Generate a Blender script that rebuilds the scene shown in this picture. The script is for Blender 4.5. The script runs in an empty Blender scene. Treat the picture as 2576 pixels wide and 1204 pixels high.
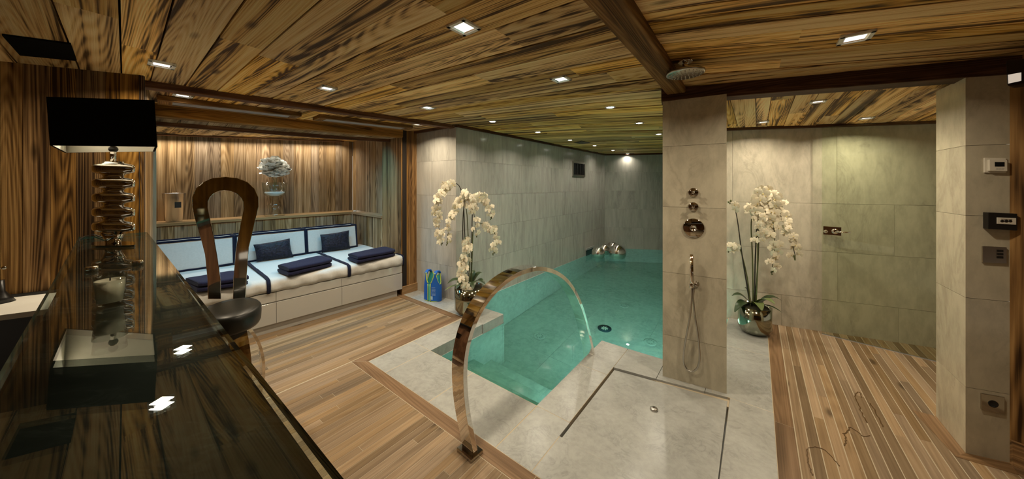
import bpy, math, random
from mathutils import Vector, Matrix
random.seed(7)
sc = bpy.context.scene
COL = sc.collection

# ------------------------------------------------------------------ camera
F, CX, HY, EYE = 790.0, 1288.0, 465.0, 1.5       # focal length, centre column, horizon row (px of 2576x1204), eye height
cam_d = bpy.data.cameras.new('camera'); cam = bpy.data.objects.new('camera', cam_d); COL.objects.link(cam)
cam_d.sensor_fit = 'HORIZONTAL'; cam_d.sensor_width = 36.0
cam_d.lens = 36.0 * F / 2576.0
cam_d.shift_y = -(602.0 - HY) / 2576.0
cam_d.clip_start = 0.05
cam.location = (0, 0, EYE); cam.rotation_euler = (math.pi / 2, 0, 0)
sc.camera = cam
# ------------------------------------------------------------------ world and exposure
w = bpy.data.worlds.new('world'); sc.world = w; w.use_nodes = True
w.node_tree.nodes['Background'].inputs[0].default_value = (1.0, 0.86, 0.66, 1)
w.node_tree.nodes['Background'].inputs[1].default_value = 0.3
sc.view_settings.view_transform = 'Standard'; sc.view_settings.look = 'None'
sc.view_settings.exposure = 0.58; sc.view_settings.gamma = 1.0
sc.view_settings.use_curve_mapping = False
WARM = (1.0, 0.83, 0.60)
SPOT_W, POOL_W, COVE_W, UNDER_W = 6.8, 3.0, 12.0, 20.0

# ------------------------------------------------------------------ pixel -> place helpers
V = Vector
def ray(x, y): return V(((x - CX) / F, 1.0, (HY - y) / F))
def fl(x, y, h=0.0):                 # point where the pixel's ray meets the level h
    d = ray(x, y); return V((0, 0, EYE)) + d * ((h - EYE) / d.z)
def at(x, y, Z): return V((0, 0, EYE)) + ray(x, y) * Z
def zc(X, Y):                        # main ceiling, a very gentle vault
    k = min(1.0, max(0.0, (5.5 - Y) / 1.5))
    return EYE + 0.78 - 0.045 * max(0.0, abs(X) - 0.8) * k
def ce(x, y, drop=0.0):
    d = ray(x, y); t = 0.76 / d.z
    for _ in range(30): t = (zc(d.x * t, t) - drop - EYE) / d.z
    return V((0, 0, EYE)) + d * t
def vp(x, y, A, B):                  # where the ray meets the upright plane over A-B
    d = ray(x, y); n = V((B[1] - A[1], -(B[0] - A[0])))
    t = (n.x * A[0] + n.y * A[1]) / (n.x * d.x + n.y * d.y)
    return V((0, 0, EYE)) + d * t
SA, CA = math.sin(math.radians(38)), math.cos(math.radians(38))
def sn(s, n, z=0.0): return V((SA * s + CA * n, CA * s - SA * n, z))
def isec(P, d, A, B):                # plan: line P+d*k with line A-B -> k
    e = B - A; det = d.x * (-e.y) + e.x * d.y
    r = A - P
    return (r.x * (-e.y) + e.x * r.y) / det

# ------------------------------------------------------------------ materials
MATS = {}
def mat(name):
    m = bpy.data.materials.new(name); m.use_nodes = True
    nt = m.node_tree; b = nt.nodes['Principled BSDF']; MATS[name] = m
    return m, nt, b
def plain(name, col, rough=0.5, metal=0.0, spec=0.5, emit=0.0, ecol=None, coat=0.0, sheen=0.0):
    m, nt, b = mat(name)
    b.inputs['Base Color'].default_value = (*col, 1); b.inputs['Roughness'].default_value = rough
    b.inputs['Metallic'].default_value = metal; b.inputs['Specular IOR Level'].default_value = spec
    if coat: b.inputs['Coat Weight'].default_value = coat; b.inputs['Coat Roughness'].default_value = 0.05
    if sheen: b.inputs['Sheen Weight'].default_value = sheen
    if emit:
        b.inputs['Emission Color'].default_value = (*(ecol or col), 1); b.inputs['Emission Strength'].default_value = emit
    return m
def N(nt, t, **kw):
    n = nt.nodes.new(t)
    for k, v in kw.items():
        if hasattr(n, k) and not k[0].isupper(): setattr(n, k, v)
        else: n.inputs[k.replace('_', ' ')].default_value = v
    return n
def ramp(nt, fac, stops):
    r = nt.nodes.new('ShaderNodeValToRGB'); e = r.color_ramp.elements
    e[0].position, e[0].color = stops[0][0], (*stops[0][1], 1)
    e[1].position, e[1].color = stops[-1][0], (*stops[-1][1], 1)
    for p, c in stops[1:-1]:
        q = e.new(p); q.color = (*c, 1)
    nt.links.new(fac, r.inputs[0]); return r.outputs[0]
def mix(nt, fac, a, b, mode='MIX'):
    m = nt.nodes.new('ShaderNodeMix'); m.data_type = 'RGBA'; m.blend_type = mode
    for s, v in ((m.inputs[0], fac), (m.inputs[6], a), (m.inputs[7], b)):
        if hasattr(v, 'links'): nt.links.new(v, s)
        else: s.default_value = v if not isinstance(v, tuple) or len(v) == 4 else (*v, 1)
    return m.outputs[2]
def maths(nt, op, a, b=None):
    m = nt.nodes.new('ShaderNodeMath'); m.operation = op
    for i, v in enumerate((a, b)):
        if v is None: continue
        if hasattr(v, 'links'): nt.links.new(v, m.inputs[i])
        else: m.inputs[i].default_value = v
    return m.outputs[0]
def wood(name, dark, mid, light, rough=0.6, bump=0.35, contrast=1.0, tone=(0.55, 1.25), fine=90, ring=1.0, rep=26, streak=1.1):
    m, nt, b = mat(name); L = nt.links
    uv = nt.nodes.new('ShaderNodeUVMap')
    oi = nt.nodes.new('ShaderNodeObjectInfo')
    mp = nt.nodes.new('ShaderNodeMapping'); mp.inputs['Scale'].default_value = (0.30, 5.0, 1); L.new(uv.outputs[0], mp.inputs[0])
    n1 = N(nt, 'ShaderNodeTexNoise', Scale=1.0, Detail=1.2, Roughness=0.4, Distortion=0.25); L.new(mp.outputs[0], n1.inputs['Vector'])
    s = maths(nt, 'SINE', maths(nt, 'MULTIPLY', n1.outputs[0], rep * 9.0))     # cathedral rings
    s = maths(nt, 'MULTIPLY_ADD', s, 0.5); s.node.inputs[2].default_value = 0.5
    mp2 = nt.nodes.new('ShaderNodeMapping'); mp2.inputs['Scale'].default_value = (1.6, fine * 1.6, 1); L.new(uv.outputs[0], mp2.inputs[0])
    n2 = N(nt, 'ShaderNodeTexNoise', Scale=1.0, Detail=3.0, Roughness=0.6); L.new(mp2.outputs[0], n2.inputs['Vector'])
    mp3 = nt.nodes.new('ShaderNodeMapping'); mp3.inputs['Scale'].default_value = (0.9, 3.0, 1); L.new(uv.outputs[0], mp3.inputs[0])
    n3 = N(nt, 'ShaderNodeTexNoise', Scale=1.0, Detail=4.0, Roughness=0.6); L.new(mp3.outputs[0], n3.inputs['Vector'])
    mp5 = nt.nodes.new('ShaderNodeMapping'); mp5.inputs['Scale'].default_value = (0.35, 17.0, 1); L.new(uv.outputs[0], mp5.inputs[0])
    n5 = N(nt, 'ShaderNodeTexNoise', Scale=1.0, Detail=2.0, Roughness=0.5); L.new(mp5.outputs[0], n5.inputs['Vector'])
    # knots
    mp4 = nt.nodes.new('ShaderNodeMapping'); mp4.inputs['Scale'].default_value = (1.5, 4.5, 1); L.new(uv.outputs[0], mp4.inputs[0])
    vo = N(nt, 'ShaderNodeTexVoronoi', Scale=1.0); L.new(mp4.outputs[0], vo.inputs['Vector'])
    kn = ramp(nt, vo.outputs['Distance'], [(0.05, (1, 1, 1)), (0.12, (0, 0, 0))])
    g = maths(nt, 'ADD', maths(nt, 'MULTIPLY', s, 0.22 * ring), maths(nt, 'MULTIPLY', n2.outputs[0], 0.74))
    g = maths(nt, 'ADD', g, maths(nt, 'MULTIPLY', maths(nt, 'SUBTRACT', n3.outputs[0], 0.5), 0.7))
    g = maths(nt, 'ADD', g, maths(nt, 'MULTIPLY', maths(nt, 'SUBTRACT', n5.outputs[0], 0.5), streak))
    w_ = 0.33 / contrast
    col = ramp(nt, g, [(0.48 - w_, dark), (0.47, mid), (0.48 + w_, light)])
    col = mix(nt, maths(nt, 'MULTIPLY', kn, 0.75), col, tuple(c * 0.35 for c in dark))
    t = N(nt, 'ShaderNodeMapRange', To_Min=tone[0], To_Max=tone[1]); L.new(oi.outputs['Random'], t.inputs[0])
    hs = N(nt, 'ShaderNodeHueSaturation'); L.new(t.outputs[0], hs.inputs['Value']); L.new(col, hs.inputs['Color'])
    sat = maths(nt, 'MULTIPLY_ADD', maths(nt, 'FRACT', maths(nt, 'MULTIPLY', oi.outputs['Random'], 17.3)), 0.25)
    sat.node.inputs[2].default_value = 0.88
    L.new(sat, hs.inputs['Saturation'])
    L.new(hs.outputs[0], b.inputs['Base Color']); b.inputs['Roughness'].default_value = rough
    b.inputs['Specular IOR Level'].default_value = 0.15
    bp = N(nt, 'ShaderNodeBump', Strength=bump, Distance=0.006); L.new(g, bp.inputs['Height']); L.new(bp.outputs[0], b.inputs['Normal'])
    return m
def marble(name, base, vein, rough=0.25, scale=1.0, vamt=0.6, stretch=(1, 1, 0.35), spec=0.5, tone=(0.95, 1.03), mott=0.86):
    m, nt, b = mat(name); L = nt.links
    tc = nt.nodes.new('ShaderNodeTexCoord'); oi = nt.nodes.new('ShaderNodeObjectInfo')
    ad = nt.nodes.new('ShaderNodeVectorMath'); ad.operation = 'ADD'; L.new(tc.outputs['Object'], ad.inputs[0])
    cm = nt.nodes.new('ShaderNodeCombineXYZ')
    r1 = maths(nt, 'MULTIPLY', oi.outputs['Random'], 37.0)
    for i in range(3): L.new(r1, cm.inputs[i])
    L.new(cm.outputs[0], ad.inputs[1])
    mp = nt.nodes.new('ShaderNodeMapping'); mp.inputs['Scale'].default_value = tuple(scale * q for q in stretch)
    mp.inputs['Rotation'].default_value = (0.25, 0.1, 0.5); L.new(ad.outputs[0], mp.inputs[0])
    n1 = N(nt, 'ShaderNodeTexNoise', Scale=3.2, Detail=7.0, Roughness=0.62, Distortion=1.6); L.new(mp.outputs[0], n1.inputs['Vector'])
    v1 = maths(nt, 'ABSOLUTE', maths(nt, 'SUBTRACT', n1.outputs[0], 0.5))
    vv = ramp(nt, v1, [(0.0, (1, 1, 1)), (0.045, (0.25, 0.25, 0.25)), (0.12, (0, 0, 0))])
    n2 = N(nt, 'ShaderNodeTexNoise', Scale=2.0, Detail=5.0, Roughness=0.55); L.new(mp.outputs[0], n2.inputs['Vector'])
    gate = ramp(nt, n2.outputs[0], [(0.42, (0, 0, 0)), (0.62, (1, 1, 1))])
    f = maths(nt, 'MULTIPLY', maths(nt, 'MULTIPLY', vv, gate), vamt)
    cloud = ramp(nt, n2.outputs[0], [(0.3, base), (0.75, tuple(0.86 * a + 0.14 * c for a, c in zip(base, vein)))])
    n4 = N(nt, 'ShaderNodeTexNoise', Scale=11.0, Detail=6.0, Roughness=0.65); L.new(mp.outputs[0], n4.inputs['Vector'])
    mot = ramp(nt, n4.outputs[0], [(0.36, (mott, mott, mott)), (0.60, (1.04, 1.04, 1.04))])
    c = mix(nt, 1.0, mix(nt, f, cloud, vein), mot, 'MULTIPLY')
    t = N(nt, 'ShaderNodeMapRange', To_Min=tone[0], To_Max=tone[1]); L.new(oi.outputs['Random'], t.inputs[0])
    hs = N(nt, 'ShaderNodeHueSaturation'); L.new(t.outputs[0], hs.inputs['Value']); L.new(c, hs.inputs['Color'])
    L.new(hs.outputs[0], b.inputs['Base Color']); b.inputs['Roughness'].default_value = rough
    b.inputs['Specular IOR Level'].default_value = spec
    return m
def cloth(name, col, scale=260, rough=0.95, bump=0.5, sheen=0.3, var=0.25, dist=0.004):
    m, nt, b = mat(name); L = nt.links
    tc = nt.nodes.new('ShaderNodeTexCoord')
    n = N(nt, 'ShaderNodeTexNoise', Scale=scale, Detail=3.0); L.new(tc.outputs['Object'], n.inputs['Vector'])
    c = ramp(nt, n.outputs[0], [(0.3, tuple(q * (1 - var) for q in col)), (0.7, tuple(min(1, q * (1 + var)) for q in col))])
    L.new(c, b.inputs['Base Color']); b.inputs['Roughness'].default_value = rough; b.inputs['Sheen Weight'].default_value = sheen
    b.inputs['Specular IOR Level'].default_value = 0.2
    bp = N(nt, 'ShaderNodeBump', Strength=bump, Distance=dist); L.new(n.outputs[0], bp.inputs['Height']); L.new(bp.outputs[0], b.inputs['Normal'])
    return m
def thin_glass(name, tint, ior=1.45, rough=0.0):
    m = bpy.data.materials.new(name); m.use_nodes = True; MATS[name] = m
    nt = m.node_tree; nt.nodes.clear(); L = nt.links
    o = nt.nodes.new('ShaderNodeOutputMaterial'); mx = nt.nodes.new('ShaderNodeMixShader')
    fr = N(nt, 'ShaderNodeFresnel', IOR=ior); ge = nt.nodes.new('ShaderNodeNewGeometry')
    mr = N(nt, 'ShaderNodeMapRange', To_Min=ior, To_Max=1.0 / ior); L.new(ge.outputs['Backfacing'], mr.inputs[0]); L.new(mr.outputs[0], fr.inputs['IOR'])
    tr = nt.nodes.new('ShaderNodeBsdfTransparent'); tr.inputs[0].default_value = (*tint, 1)
    gl = nt.nodes.new('ShaderNodeBsdfGlossy'); gl.inputs['Roughness'].default_value = rough
    L.new(fr.outputs[0], mx.inputs[0]); L.new(tr.outputs[0], mx.inputs[1]); L.new(gl.outputs[0], mx.inputs[2]); L.new(mx.outputs[0], o.inputs[0])
    return m

wood('ceiling_wood', (0.100, 0.050, 0.016), (0.820, 0.480, 0.155), (0.980, 0.700, 0.315), tone=(0.55, 1.18), bump=0.8, contrast=1.25, streak=1.9)
wood('beam_wood', (0.060, 0.030, 0.010), (0.240, 0.128, 0.045), (0.440, 0.255, 0.100), tone=(0.7, 1.1), bump=0.6)
wood('dark_beam_wood', (0.030, 0.012, 0.005), (0.085, 0.036, 0.014), (0.160, 0.075, 0.030), tone=(0.8, 1.1), bump=0.4)
wood('wall_wood', (0.100, 0.058, 0.026), (0.310, 0.200, 0.102), (0.480, 0.340, 0.195), tone=(0.62, 1.2), bump=0.5, contrast=1.1)
wood('left_wall_wood', (0.036, 0.016, 0.004), (0.220, 0.112, 0.030), (0.430, 0.245, 0.078), tone=(0.55, 1.15), bump=0.5, contrast=1.2, fine=60)
wood('ledge_wood', (0.160, 0.090, 0.040), (0.300, 0.185, 0.090), (0.420, 0.275, 0.140), tone=(0.95, 1.1), bump=0.2, ring=0.5)
wood('trim_wood', (0.060, 0.026, 0.012), (0.140, 0.062, 0.028), (0.250, 0.120, 0.055), tone=(0.9, 1.1), bump=0.3)
wood('deck_wood', (0.150, 0.098, 0.054), (0.270, 0.188, 0.110), (0.370, 0.270, 0.168), tone=(0.58, 1.2), bump=0.12, contrast=0.8, rough=0.42, fine=60, ring=0.6, rep=16, streak=0.5)
wood('deck_border_wood', (0.105, 0.060, 0.027), (0.190, 0.112, 0.055), (0.270, 0.168, 0.090), tone=(0.8, 1.05), bump=0.1, rough=0.4, ring=0.8, rep=14)
plain('caulk', (0.42, 0.36, 0.26), 0.8)
plain('stone_grout', (0.50, 0.47, 0.40), 0.8)
plain('dark_gap', (0.012, 0.007, 0.004), 0.9)
marble('wall_marble', (0.48, 0.465, 0.42), (0.28, 0.28, 0.25), 0.16, 1.1, 0.50, (1.3, 1.3, 0.20), tone=(0.97, 1.02))
marble('floor_marble', (0.365, 0.375, 0.358), (0.17, 0.175, 0.17), 0.24, 2.4, 0.40, (1, 1, 1), mott=0.92)
marble('shower_marble', (0.55, 0.52, 0.43), (0.36, 0.34, 0.28), 0.16, 1.1, 0.55, (1.3, 1.3, 0.5), tone=(0.97, 1.02))
marble('pillar_marble', (0.57, 0.53, 0.41), (0.38, 0.34, 0.26), 0.2, 1.1, 0.55, (1, 1, 0.5))
marble('pool_marble', (0.60, 0.70, 0.66), (0.36, 0.44, 0.41), 0.4, 1.2, 0.6, (1, 1, 0.6))
marble('black_marble', (0.010, 0.012, 0.011), (0.12, 0.13, 0.12), 0.6, 2.2, 0.45, (1, 2.5, 1), tone=(0.9, 1.0), spec=0.1)
plain('chrome', (0.80, 0.78, 0.74), 0.04, 1.0)
plain('dark_chrome', (0.50, 0.46, 0.40), 0.07, 1.0)
plain('bright_chrome', (0.92, 0.90, 0.87), 0.22, 1.0)
plain('brushed_steel', (0.50, 0.48, 0.44), 0.28, 1.0)
plain('black_plastic', (0.012, 0.011, 0.010), 0.35)
plain('black_fabric', (0.006, 0.006, 0.005), 0.95, spec=0.05)
plain('white_plastic', (0.72, 0.69, 0.60), 0.35)
plain('white_lacquer', (0.40, 0.39, 0.36), 0.12, coat=0.6)
plain('shade_lining', (0.86, 0.85, 0.78), 0.8)
plain('lamp_frame', (0.80, 0.80, 0.74), 0.5)
plain('aluminium', (0.62, 0.64, 0.68), 0.35, 0.6)
plain('wax', (0.86, 0.80, 0.62), 0.5)
plain('wick', (0.03, 0.02, 0.02), 0.9)
plain('black_leather', (0.008, 0.009, 0.007), 0.38, spec=0.35)
cloth('cream_cotton', (0.52, 0.52, 0.50), 60, bump=0.12, var=0.04)
cloth('navy_towel', (0.009, 0.010, 0.034), 230, bump=1.0, sheen=0.06, var=0.5)
cloth('navy_fringe', (0.006, 0.008, 0.024), 300, bump=1.0, sheen=0.05, var=0.4)
cloth('black_velvet', (0.007, 0.007, 0.016), 45, bump=0.8, sheen=0.12, var=0.8, rough=0.5, dist=0.012)
plain('petal_white', (0.92, 0.93, 0.88), 0.6)
plain('petal_cream', (0.78, 0.73, 0.58), 0.6)
plain('flower_heart', (0.62, 0.48, 0.14), 0.6)
plain('leaf_green', (0.030, 0.055, 0.018), 0.3)
plain('leaf_pale', (0.150, 0.200, 0.070), 0.35)
plain('stem_green', (0.080, 0.095, 0.028), 0.5)
plain('stem_dark', (0.016, 0.014, 0.008), 0.5)
plain('moss', (0.030, 0.028, 0.014), 0.95)
plain('pot_mirror', (0.34, 0.35, 0.28), 0.10, 1.0)
plain('vest_blue', (0.006, 0.105, 0.480), 0.6)
plain('vest_turquoise', (0.060, 0.430, 0.420), 0.6)
plain('vest_lime', (0.420, 0.520, 0.060), 0.6)
plain('vest_print', (0.35, 0.52, 0.72), 0.6)
plain('glass_edge', (0.020, 0.095, 0.085), 0.1)
plain('lamp_glow', (1, 0.95, 0.85), 0.5, emit=1.5, ecol=(1.0, 0.95, 0.86))
plain('reflector', (0.80, 0.80, 0.80), 0.22, 1.0)
plain('pool_fill_glow', (0.8, 1, 0.95), 0.5, emit=6.0, ecol=(0.75, 1.0, 0.92))  # glow of the added underwater fill lamps
plain('screen_dark', (0.010, 0.012, 0.014), 0.15)
plain('screen_lit', (0.75, 0.66, 0.55), 0.4, emit=0.35, ecol=(1.0, 0.86, 0.70))
plain('inlet_hole', (0.30, 0.40, 0.37), 0.6)
plain('spot_glow', (1, 0.97, 0.9), 0.5, emit=14.0, ecol=(1.0, 0.96, 0.88))
plain('pool_blue', (0.010, 0.060, 0.095), 0.5)
plain('white_sand', (0.80, 0.82, 0.82), 0.9)
thin_glass('clear_glass', (0.94, 0.97, 0.95))
thin_glass('door_glass', (0.95, 0.98, 0.93), 1.35)
thin_glass('bar_glass', (0.90, 0.96, 0.93), 1.75)
thin_glass('vase_glass', (0.93, 0.96, 0.95), 1.5, 0.02)
# water: refracting, teal, faintly rippled
m = bpy.data.materials.new('pool_water'); m.use_nodes = True; MATS['pool_water'] = m
nt = m.node_tree; nt.nodes.clear(); o = nt.nodes.new('ShaderNodeOutputMaterial')
g = nt.nodes.new('ShaderNodeBsdfRefraction'); g.inputs['Color'].default_value = (0.44, 0.73, 0.65, 1); g.inputs['IOR'].default_value = 1.33; g.inputs['Roughness'].default_value = 0.0
gl = nt.nodes.new('ShaderNodeBsdfGlossy'); gl.inputs['Roughness'].default_value = 0.0
fr = N(nt, 'ShaderNodeFresnel', IOR=1.33); mx = nt.nodes.new('ShaderNodeMixShader')
tc = nt.nodes.new('ShaderNodeTexCoord'); nz = N(nt, 'ShaderNodeTexNoise', Scale=2.6, Detail=1.0); nt.links.new(tc.outputs['Object'], nz.inputs['Vector'])
bp = N(nt, 'ShaderNodeBump', Strength=0.05, Distance=0.02); nt.links.new(nz.outputs[0], bp.inputs['Height'])
for q in (g, gl, fr): nt.links.new(bp.outputs[0], q.inputs['Normal'])
nt.links.new(fr.outputs[0], mx.inputs[0]); nt.links.new(g.outputs[0], mx.inputs[1]); nt.links.new(gl.outputs[0], mx.inputs[2]); nt.links.new(mx.outputs[0], o.inputs[0])

# ------------------------------------------------------------------ mesh builder
class MB:
    def __init__(s): s.v = []; s.f = []; s.uv = []; s.mi = []; s.sm = []
    def face(s, idx, uv=None, mi=0, sm=False):
        s.f.append(tuple(idx)); s.uv.append(uv or [(0, 0)] * len(idx)); s.mi.append(mi); s.sm.append(sm)
    def hexa(s, P, L=None, off=None, mi=0):
        """8 points: bottom 0-3 (ccw from above), top 4-7; UV runs along L"""
        P = [V(p) for p in P]; b = len(s.v); s.v += P
        L = (L or (P[1] - P[0])).normalized(); up = V((0, 0, 1))
        Wd = L.cross(up) if abs(L.z) < 0.9 else L.cross(V((0.6, 0.8, 0)))
        Wd.normalize(); H = L.cross(Wd)
        o = off or (random.uniform(0, 90), random.uniform(0, 90))
        for q in ((3, 2, 1, 0), (4, 5, 6, 7), (0, 1, 5, 4), (1, 2, 6, 5), (2, 3, 7, 6), (3, 0, 4, 7)):
            s.face([b + i for i in q], [(P[i].dot(L) + o[0], P[i].dot(Wd) + P[i].dot(H) + o[1]) for i in q], mi)
    def prism(s, Q, z0, z1, L=None, mi=0):
        zf = lambda z, p: z(p[0], p[1]) if callable(z) else z
        s.hexa([(p[0], p[1], zf(z0, p)) for p in Q] + [(p[0], p[1], zf(z1, p)) for p in Q], L, mi=mi)
    def strip(s, Q, z0, z1, n=8, L=None):
        """plank 0-1 long edge, 3-2 the other, cut into n lengths so that it follows z0/z1"""
        L = (L or (V(Q[1]) - V(Q[0]))).normalized(); Wd = L.cross(V((0, 0, 1))).normalized(); o = (random.uniform(0, 90), random.uniform(0, 90)); b = len(s.v)
        for i in range(n + 1):
            u = i / n; p, q = q2(Q[0]).lerp(q2(Q[1]), u), q2(Q[3]).lerp(q2(Q[2]), u)
            s.v += [V((p.x, p.y, z0(p.x, p.y))), V((q.x, q.y, z0(q.x, q.y))), V((q.x, q.y, z1(q.x, q.y))), V((p.x, p.y, z1(p.x, p.y)))]
        def put(ix): s.face(ix, [(s.v[i].dot(L) + o[0], s.v[i].dot(Wd) + s.v[i].z + o[1]) for i in ix])
        for i in range(n):
            for j in range(4): put((b + 4 * i + j, b + 4 * i + (j + 1) % 4, b + 4 * i + 4 + (j + 1) % 4, b + 4 * i + 4 + j))
        put((b + 3, b + 2, b + 1, b)); k = b + 4 * n; put((k, k + 1, k + 2, k + 3))
    def poly(s, Q, z0, z1, mi=0):
        n = len(Q); b = len(s.v)
        s.v += [V((p[0], p[1], z0)) for p in Q] + [V((p[0], p[1], z1)) for p in Q]
        s.face([b + i for i in range(n)][::-1], None, mi); s.face([b + n + i for i in range(n)], None, mi)
        for i in range(n):
            j = (i + 1) % n; s.face((b + i, b + j, b + n + j, b + n + i), None, mi)
    def box(s, c, X, Y, Z, mi=0, L=None):
        """centre c with half-axis vectors X,Y,Z"""
        c = V(c)
        s.hexa([c - X - Y - Z, c + X - Y - Z, c + X + Y - Z, c - X + Y - Z, c - X - Y + Z, c + X - Y + Z, c + X + Y + Z, c - X + Y + Z], L, mi=mi)
    def grid(s, rows, closed=False, mi=0, caps=False, sm=True):
        b = len(s.v); n = len(rows[0])
        for r in rows: s.v += [V(p) for p in r]
        for i in range(len(rows) - 1):
            for j in range(n if closed else n - 1):
                k = (j + 1) % n
                s.face((b + i * n + j, b + i * n + k, b + (i + 1) * n + k, b + (i + 1) * n + j), None, mi, sm)
        if caps:
            s.face([b + j for j in range(n)][::-1], None, mi); s.face([b + (len(rows) - 1) * n + j for j in range(n)], None, mi)
    def lathe(s, c, prof, seg=32, mi=0, axis=None, caps=True):
        c = V(c); ax = V(axis).normalized() if axis else V((0, 0, 1))
        x = ax.orthogonal().normalized(); y = ax.cross(x)
        s.grid([[c + ax * z + (x * math.cos(2 * math.pi * k / seg) + y * math.sin(2 * math.pi * k / seg)) * max(r, 1e-4) for k in range(seg)] for r, z in prof], True, mi, caps)
    def tube(s, pts, rad, seg=8, mi=0):
        pts = [V(p) for p in pts]; rows = []; pn = None
        for i, p in enumerate(pts):
            t = (pts[min(i + 1, len(pts) - 1)] - pts[max(i - 1, 0)]).normalized()
            if pn is None: pn = t.orthogonal().normalized()
            pn = (pn - t * pn.dot(t)).normalized(); bn = t.cross(pn)
            r = rad[i] if isinstance(rad, (list, tuple)) else rad
            rows.append([p + (pn * math.cos(2 * math.pi * k / seg) + bn * math.sin(2 * math.pi * k / seg)) * r for k in range(seg)])
        s.grid(rows, True, mi, True)
    def ribbon(s, pts, side, w_, th, mi=0, sm=True):
        """flat bar: centre line pts, width along side, thickness across"""
        pts = [V(p) for p in pts]; rows = []
        for i, p in enumerate(pts):
            t = (pts[min(i + 1, len(pts) - 1)] - pts[max(i - 1, 0)]).normalized()
            nn = t.cross(side).normalized(); sd = side.normalized()
            rows.append([p + sd * a * w_ / 2 + nn * c_ * th / 2 for a, c_ in ((-1, -1), (1, -1), (1, 1), (-1, 1))])
        b = len(s.v); n = 4
        for r in rows: s.v += r
        for i in range(len(rows) - 1):
            for j in range(4):
                k = (j + 1) % 4
                s.face((b + i * n + j, b + i * n + k, b + (i + 1) * n + k, b + (i + 1) * n + j), None, mi, False)
        s.face([b + j for j in range(4)][::-1], None, mi); s.face([b + (len(rows) - 1) * n + j for j in range(4)], None, mi)
    def sphere(s, c, r, seg=24, rings=14, mi=0, sc=(1, 1, 1)):
        c = V(c)
        s.grid([[c + V((sc[0] * r * math.sin(math.pi * i / rings) * math.cos(2 * math.pi * k / seg), sc[1] * r * math.sin(math.pi * i / rings) * math.sin(2 * math.pi * k / seg), -sc[2] * r * math.cos(math.pi * i / rings))) for k in range(seg)] for i in range(rings + 1)], True, mi)
def obj(name, mb, mats, parent=None, base=None, bevel=0, subdiv=0, data=None):
    if base is None:
        q = parent
        while q is not None and '_b' not in q.keys(): q = q.parent
        base = V(q['_b']) if q is not None else V((0, 0, 0))
    base = V(base)
    me = data
    if me is None:
        me = bpy.data.meshes.new(name)
        me.from_pydata([tuple(p - base) for p in mb.v], [], mb.f)
        ul = me.uv_layers.new(name='UVMap'); k = 0
        flat = []
        for u in mb.uv:
            for q in u: flat += [q[0], q[1]]
        ul.data.foreach_set('uv', flat)
        me.polygons.foreach_set('material_index', mb.mi); me.polygons.foreach_set('use_smooth', mb.sm)
        for mn in (mats if isinstance(mats, (list, tuple)) else [mats]): me.materials.append(MATS[mn])
        me.update()
    o = bpy.data.objects.new(name, me); COL.objects.link(o)
    if parent is not None: o.parent = parent
    else: o.location = base
    if bevel:
        b = o.modifiers.new('bevel', 'BEVEL'); b.width = bevel; b.segments = 3; b.limit_method = 'ANGLE'
    if subdiv:
        b = o.modifiers.new('subdivision', 'SUBSURF'); b.levels = subdiv; b.render_levels = subdiv
    return o
def thing(name, label, cat, base, group=None):
    o = bpy.data.objects.new(name, None); COL.objects.link(o); o.location = base; o['_b'] = list(base)
    o.empty_display_size = 0.05
    o['label'] = label; o['category'] = cat
    if group: o['group'] = group
    return o
def tag(o, label, cat, group=None):
    o['label'] = label; o['category'] = cat
    if group: o['group'] = group
    return o
def struct(o, label=None, cat=None):
    o['kind'] = 'structure'
    if label: o['label'] = label
    if cat: o['category'] = cat
    return o
def q2(a): return V((a[0], a[1], 0))

# ================================================================== plan of the room
CORN = fl(1147, 756)                       # marble wall corner beside the pool
POST = fl(1048, 729)                       # wood post meets marble
FARL = V((2.36, 8.0, 0))                   # far left pool corner
FARR = FARL + V((1.0, -0.2, 0)) * 2.6      # along the end wall
PIL_L, PIL_R = fl(1667, 945), fl(1828, 990)
RW_A, RW_B = fl(1944, 815), fl(2356, 875)  # wall behind the right orchid
RW_0 = RW_A + (RW_A - RW_B) * 0.66; RW_1 = RW_B + (RW_B - RW_A) * 0.15
RET_1, RET_2, RET_3 = fl(2355, 1047), fl(2429, 1139), fl(2540, 1164)
SOF_A, SOF_B = fl(691, 832.5), fl(997, 744.8)
LC0, LC1 = ce(0, 153.6), ce(361, 190)      # top of the wood wall behind the bar
BACK = V((-2.697, 5.30, 0))                # alcove corner
sofd = (SOF_B - SOF_A).normalized(); sofn = V((-sofd.y, sofd.x, 0))     # along the sofa, into the alcove
BACK_L = BACK - sofd * 3.6
WATER = -0.10; DEPTH = -1.42

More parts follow.
